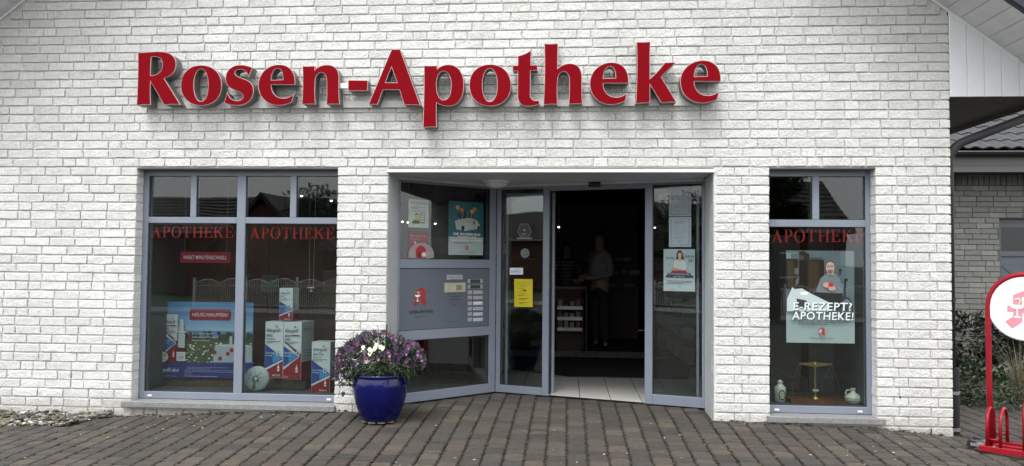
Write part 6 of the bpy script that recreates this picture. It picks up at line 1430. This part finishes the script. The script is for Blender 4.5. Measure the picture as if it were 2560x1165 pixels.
# ------------------------------------------------------------------ people inside the shop
SKIN = mat('skin', (.38, .23, .17), .5); HAIR = mat('dark_hair', (.02, .015, .012), .6)
def skinned(name, verts, edges, radii, mt, parent, root=0, lv_=2):
    me = bpy.data.meshes.new(name); me.from_pydata(verts, edges, []); me.materials.append(mt)
    o = link(name, me, parent); o.modifiers.new('skin', 'SKIN'); me.skin_vertices[0].data
    for i, r in enumerate(radii): me.skin_vertices[0].data[i].radius = (r if isinstance(r, tuple) else (r, r))
    for i in range(len(verts)): me.skin_vertices[0].data[i].use_root = (i == root)
    sb = o.modifiers.new('sub', 'SUBSURF'); sb.levels = lv_; sb.render_levels = lv_; o.modifiers['skin'].use_smooth_shade = True
    return o
def person(x, y, rz, label, shirt, trouser, hair, H=1.76, hands=None):
    t = thing('person', (x, y, FZ), label, 'person'); t.rotation_euler = (0, 0, rz)
    bpy.context.view_layer.update(); M = t.matrix_basis.copy(); k = H/1.76
    def W(v): return M @ Vector([c*k for c in v])
    # facing local -Y
    hl, hr = hands or ((.10, -.34, 1.08), (-.10, -.34, 1.06))
    V = [(0, 0, .95), (0, .0, 1.12), (0, .01, 1.32), (0, .01, 1.45), (0, 0, 1.53), (0, -.01, 1.60), (0, -.015, 1.68), (0, -.01, 1.735),
         (.10, 0, .90), (.115, -.01, .50), (.12, .02, .12), (.12, .0, .07), (-.10, 0, .90), (-.115, -.01, .50), (-.12, .02, .12), (-.12, .0, .07),
         (.19, .01, 1.42), (.24, .02, 1.14), hl, (-.19, .01, 1.42), (-.24, .02, 1.14), hr]
    Ed = [(0, 1), (1, 2), (2, 3), (3, 4), (4, 5), (5, 6), (6, 7), (0, 8), (8, 9), (9, 10), (10, 11), (0, 12), (12, 13), (13, 14), (14, 15), (3, 16), (16, 17), (17, 18), (3, 19), (19, 20), (20, 21)]
    Rd = [(.14, .10), (.13, .095), (.155, .11), (.10, .08), .052, (.072, .085), (.078, .095), .05, .085, .055, .04, .035, .085, .055, .04, .035, .055, .042, .026, .055, .042, .026]
    Rd = [tuple(q*k for q in r) if isinstance(r, tuple) else r*k for r in Rd]
    body = skinned('body', [W(v) for v in V], Ed, Rd, SKIN, t)
    body['kind'] = 'person_part'; del body['kind']
    # shirt
    i_s = [0, 1, 2, 3, 16, 17, 18, 19, 20, 21]; mp_ = {v: i for i, v in enumerate(i_s)}
    Vs = [V[i] for i in i_s]; Vs[0] = (0, 0, .93)
    for hi, ei in ((6, 5), (9, 8)): Vs[hi] = tuple(Vs[ei][q]+(Vs[hi][q]-Vs[ei][q])*.86 for q in range(3))
    es = [(mp_[a], mp_[b]) for a, b in Ed if a in mp_ and b in mp_]
    skinned('shirt', [W(v) for v in Vs], es, [tuple(q+.018*k for q in Rd[i]) if isinstance(Rd[i], tuple) else Rd[i]+.014*k for i in i_s], shirt, t)
    Vt = [(0, 0, .98), (0, 0, .93), (.10, 0, .86), (.115, -.01, .50), (.12, .02, .10), (-.10, 0, .86), (-.115, -.01, .50), (-.12, .02, .10)]
    skinned('trousers', [W(v) for v in Vt], [(0, 1), (1, 2), (2, 3), (3, 4), (1, 5), (5, 6), (6, 7)], [(.15*k, .115*k), (.155*k, .118*k), .10*k, .075*k, .062*k, .10*k, .075*k, .062*k], trouser, t)
    for s_ in (1, -1): skinned('shoe', [W((.12*s_, .035, .045)), W((.122*s_, -.05, .04)), W((.126*s_, -.17, .03))], [(0, 1), (1, 2)], [.052*k, .05*k, .04*k], BLACK, t, 0, 1)
    hm = MB(); n1, n2 = 12, 8; c = (0, .012, 1.685)
    vs = []
    for j in range(n2+1):
        ph = math.pi*.56*j/n2
        for i in range(n1): th2 = 2*math.pi*i/n1; vs.append(W((c[0]+.088*math.sin(ph)*math.cos(th2), c[1]+.108*math.sin(ph)*math.sin(th2), c[2]+.10*math.cos(ph)-(0.03 if math.sin(th2) > 0 and j == n2 else 0))))
    hm.add(vs, [(j*n1+i, j*n1+(i+1) % n1, (j+1)*n1+(i+1) % n1, (j+1)*n1+i) for j in range(n2) for i in range(n1) if not (j >= 5 and math.sin(2*math.pi*(i+.5)/n1) < -.2)]); hm.build('hair', hair, t, smooth=True)
    fm_ = MB()
    for ex in (-.031, .031): fm_.lathe(W((ex, -.104, 1.685)), [(.001, -.006), (.009, 0), (.001, .006)], 8)
    fm_.build('eyes', mat('eye_dark', (.02, .015, .012), .2), t)
    nm = MB(); nm.add([W(v) for v in ((-.014, -.098, 1.645), (.014, -.098, 1.645), (0, -.125, 1.648), (0, -.098, 1.69))], [(0, 1, 2), (0, 2, 3), (1, 3, 2)]); nm.build('nose', SKIN, t)
    mm = MB(); mm.add([W(v) for v in ((-.024, -.101, 1.617), (.024, -.101, 1.617), (.018, -.103, 1.625), (-.018, -.103, 1.625))], [(0, 1, 2, 3)]); mm.build('mouth', mat('lips', (.25, .09, .08), .5), t)
    for s_, h_ in ((1, hl), (-1, hr)):
        elb = Vector((.24*s_, .02, 1.14)); d = (Vector(h_)-elb).normalized(); sd3 = d.cross(Vector((0, 0, 1))).normalized(); up_ = sd3.cross(d)
        for f in range(5):
            off = (f-1.5)*.019 if f < 4 else -.045*s_*-1
            b = Vector(h_)+d*.02+sd3*((f-1.5)*.017 if f < 4 else .034*s_*-1)
            ln = (.066, .074, .070, .056, .050)[f]; dd = d if f < 4 else (d+sd3*(-.6*s_)).normalized()
            skinned('finger', [W(b-dd*.02), W(b+dd*ln*.5), W(b+dd*ln*.85-up_*.018), W(b+dd*ln*.95-up_*.036)], [(0, 1), (1, 2), (2, 3)], [.011*k, .0095*k, .0085*k, .0075*k], SKIN, t, 0, 1)
    return t
xq, _ = PL(5.0).px(1500, 700); person(xq, 5.0, R(-55), 'man in a pale shirt and dark trousers standing inside the dark shop doorway', mat('pale_shirt', (.27, .27, .29), .7, amt=.1), mat('dark_cloth', (.03, .025, .024), .8), HAIR, 1.80)
STR = bpy.data.materials.new('striped_jersey'); STR.use_nodes = True; n_ = STR.node_tree.nodes; l_ = STR.node_tree.links; ge = n_.new('ShaderNodeNewGeometry'); sp2 = n_.new('ShaderNodeSeparateXYZ'); l_.new(ge.outputs['Position'], sp2.inputs[0]); mt_ = n_.new('ShaderNodeMath'); mt_.operation = 'SINE'; mu = n_.new('ShaderNodeMath'); mu.operation = 'MULTIPLY'; mu.inputs[1].default_value = 105; l_.new(sp2.outputs['Z'], mu.inputs[0]); l_.new(mu.outputs[0], mt_.inputs[0]); gt = n_.new('ShaderNodeMath'); gt.operation = 'GREATER_THAN'; gt.inputs[1].default_value = .3; l_.new(mt_.outputs[0], gt.inputs[0]); mx = n_.new('ShaderNodeMix'); mx.data_type = 'RGBA'; mx.inputs[6].default_value = (.03, .04, .07, 1); mx.inputs[7].default_value = (.12, .14, .17, 1); l_.new(gt.outputs[0], mx.inputs[0]); l_.new(mx.outputs[2], n_['Principled BSDF'].inputs['Base Color'])
xq, _ = PL(6.15).px(1419, 700); person(xq, 6.12, R(12), 'person in a dark blue and white striped top behind the shop counter', STR, mat('dark_cloth', (.03, .025, .024), .8), HAIR, 1.66)
# ================================================================== ACROSS THE STREET (seen as reflections in the glass)
FWH = mat('fence_white', (.8, .8, .79), .5); fy = -15.6
for i in range(16):
    x0 = -11.5+i*1.62; gz = -.10
    fo = thing('garden_fence', (x0, fy, gz), 'white metal garden fence panel number from the west: %s' % i, 'fence', 'white arched fence panels across the street')
    fo['label'] = '%s white arched fence panel from the east in the row across the street' % ORD[15-i]
    m_ = MB(); m_.box(x0-.03, x0+.03, fy-.03, fy+.03, gz, gz+.98); m_.build('post', FWH, fo)
    m_ = MB()
    for k in range(1, 27): xx0 = x0+.06*k; hh = .78+.14*math.sin(math.pi*((xx0-x0) % .81)/.81); m_.tube([(xx0, fy, gz+.08), (xx0, fy, gz+hh)], .008, 4)
    for h_ in (.12, .72): m_.tube([(x0+.03, fy, gz+h_), (x0+1.59, fy, gz+h_)], .008, 4)
    for s_ in range(2): m_.tube([(x0+.81*s_+.81*k/8, fy, gz+.78+.14*math.sin(math.pi*k/8)) for k in range(9)], .014, 4)
    m_.build('wire_panel', FWH, fo)
RB_ = mat('far_brick', (.10, .045, .035), .85, amt=.2, scale=20); RT_ = mat('far_roof', (.05, .038, .035), .7, amt=.25, scale=10)
def house(x0, x1, y0, y1, ze_, zr_, wallm, roofm, label, gable=None):
    h = thing('house', ((x0+x1)/2, y1, -.1), label, 'house')
    m_ = MB(); m_.box(x0, x1, y0, y1, -.1, ze_); m_.build('wall', wallm, h)
    ym = (y0+y1)/2; fr = Fr((x0-.3, 0, 0), (0, 1, 0), (0, 0, 1), (-1, 0, 0))
    m_ = MB(); m_.prism(fr, [(y0-.4, ze_-.1), (y1+.4, ze_-.1), (ym, zr_)], -(x1-x0+.6), 0); m_.build('roof', roofm, h)
    n = int((y1+.4-ym)/.33)
    for k in range(1, 11):   # tile courses catch the light
        t = k/11; yy = y1+.4+(ym-y1-.4)*t; zz_ = ze_-.1+(zr_-ze_+.1)*t; m_ = MB(); m_.box(x0-.3, x1+.3, yy, yy+.05, zz_, zz_+.03); m_.build('tile_course', roofm, h)
    if gable:
        gx_, gh, gw = gable; fr = Fr((gx_, y1+1.0, 0), (1, 0, 0), (0, 0, 1), (0, 1, 0))
        m_ = MB(); m_.prism(fr, [(-gw, ze_-.6), (gw, ze_-.6), (0, gh-.25)], -4, 0); m_.build('gable_wall', wallm, h)
        for s_ in (-1, 1):
            m_ = MB(); m_.prism(fr, [(s_*(gw+.4), ze_-.95), (s_*(gw+.4), ze_-.75), (0, gh), (0, gh-.2)], -4.2, .25); m_.build('gable_roof', roofm, h)
        m_ = MB(); m_.box(gx_-gw, gx_+gw, y1, y1+.98, -.1, ze_-.6); m_.build('porch_wall', wallm, h)
    for k in range(0 if gable else int((x1-x0)/2.6)):
        xa2 = x0+.9+k*2.6
        if gable and abs(xa2+.5-gable[0]) < gable[2]+.3: continue
        m_ = MB(); m_.box(xa2, xa2+1.1, y1, y1+.02, .8, 1.9); f_ = m_.build('window', WHITEM, h); m_ = MB(); m_.box(xa2+.07, xa2+1.03, y1+.02, y1+.03, .87, 1.83); m_.build('pane', mat('far_glass', (.03, .035, .04), .1), f_)
    return h
ry = 24.0
gxp, gzp = P(676, 487, ry); _, rz_ = P(480, 492, ry+4)
house(-26, gxp+1.2, -ry-8, -ry, 2.6, rz_, RB_, RT_, 'dark red brick house with a steep front gable across the street', (gxp, gzp, 1.9))
wx, _ = P(835, 590, 30)
house(wx-.8, wx+8, -33, -27, 2.4, P(830, 600, 30)[1]+1.6, mat('far_white', (.45, .45, .43), .8), RT_, 'white walled house with dark roof to the right of the gabled house')
house(wx+9.5, wx+24, -36, -28, 2.9, 5.6, RB_, RT_, 'long dark roofed brick house across the street, farthest east')
def tree(x, y, h, r, label, seed, n=5200):
    t = thing('tree', (x, y, -.1), label, 'tree'); m_ = MB(); rr = random.Random(seed)
    m_.tube([(x, y, -.1), (x+.05, y, h*.35), (x-.05, y+.1, h*.75)], [.16, .12, .05], 8); m_.build('trunk', BARK, t)
    m_ = MB(); cl = []
    for k in range(14):
        a = rr.uniform(0, 6.28); q = rr.uniform(.3, 1); zz_ = h*rr.uniform(.45, .95); e = Vector((x+r*q*math.cos(a)*.8, y+r*q*math.sin(a)*.8, zz_)); m_.tube([(x, y, h*rr.uniform(.3, .6)), e], [.05, .015], 5); cl.append(e)
    m_.build('limbs', BARK, t)
    mb = MB()
    for i, e in enumerate(cl):
        s_ = r*rr.uniform(.28, .45); q = leafmesh('x', blob(e.x, e.y, e.z, s_*1.2, s_*1.2, s_, .0), n//len(cl), .13, [(.03, .055, .02), (.04, .07, .025), (.02, .04, .018)], seed*50+i, .55); off = len(mb.v); mb.v += q.v
        for f, c in zip(q.f, q.c): mb.f.append(tuple(v+off for v in f)); mb.c.append(c); mb.mi.append(0)
    mb.build('crown', LEAFA, t); return t
tx, tz = P(1965, 500, 13); tree(tx-.25, -13.0, 4.4, .85, 'leafy young tree standing before the fence across the street', 5, 7000)
tx2, _ = P(2140, 470, 9.0); tree(tx2+1.75, -9.3, 4.9, 1.35, 'leafy tree beside the forecourt behind the photographer, to the right', 6, 6000)
tx3, _ = P(790, 640, 20); tree(tx3, -19.5, 4.0, 1.4, 'small bushy tree in the garden behind the white fence', 7, 5000)
tree(17.0, -22, 6.5, 2.6, 'tall dark tree in the gardens across the street, to the east', 8, 7000)
for i, (x, w_, lb) in enumerate(((-9.5, 2.0, 'clipped round hedge bush behind the fence, farthest west'), (-5.3, 1.3, 'clipped round hedge bush behind the fence opposite the left window'), (-.8, 1.5, 'clipped round hedge bush behind the fence opposite the entrance'), (4.5, 2.2, 'broad hedge bush behind the fence opposite the right window'))):
    shrub('hedge_bush', [(x, -16.8, .3, w_*.7, .7, .65)], 2600, .11, LC, lb, 'bush', seed=60+i, aspect=.5)
lawn = MB(); lawn.add([(-60, -60, -.13), (60, -60, -.13), (60, -15.2, -.12), (-60, -15.2, -.12)], [(0, 1, 2, 3)]); lawn.build('lawn', mat('lawn', (.03, .05, .018), .9, amt=.4, scale=3, bump=.5), kind='structure')
walk = MB(); walk.box(-60, 60, -15.15, -13.4, -.2, -.05); walk.build('sidewalk', mat('concrete_walk', (.20, .195, .185), .85, amt=.15), kind='structure')
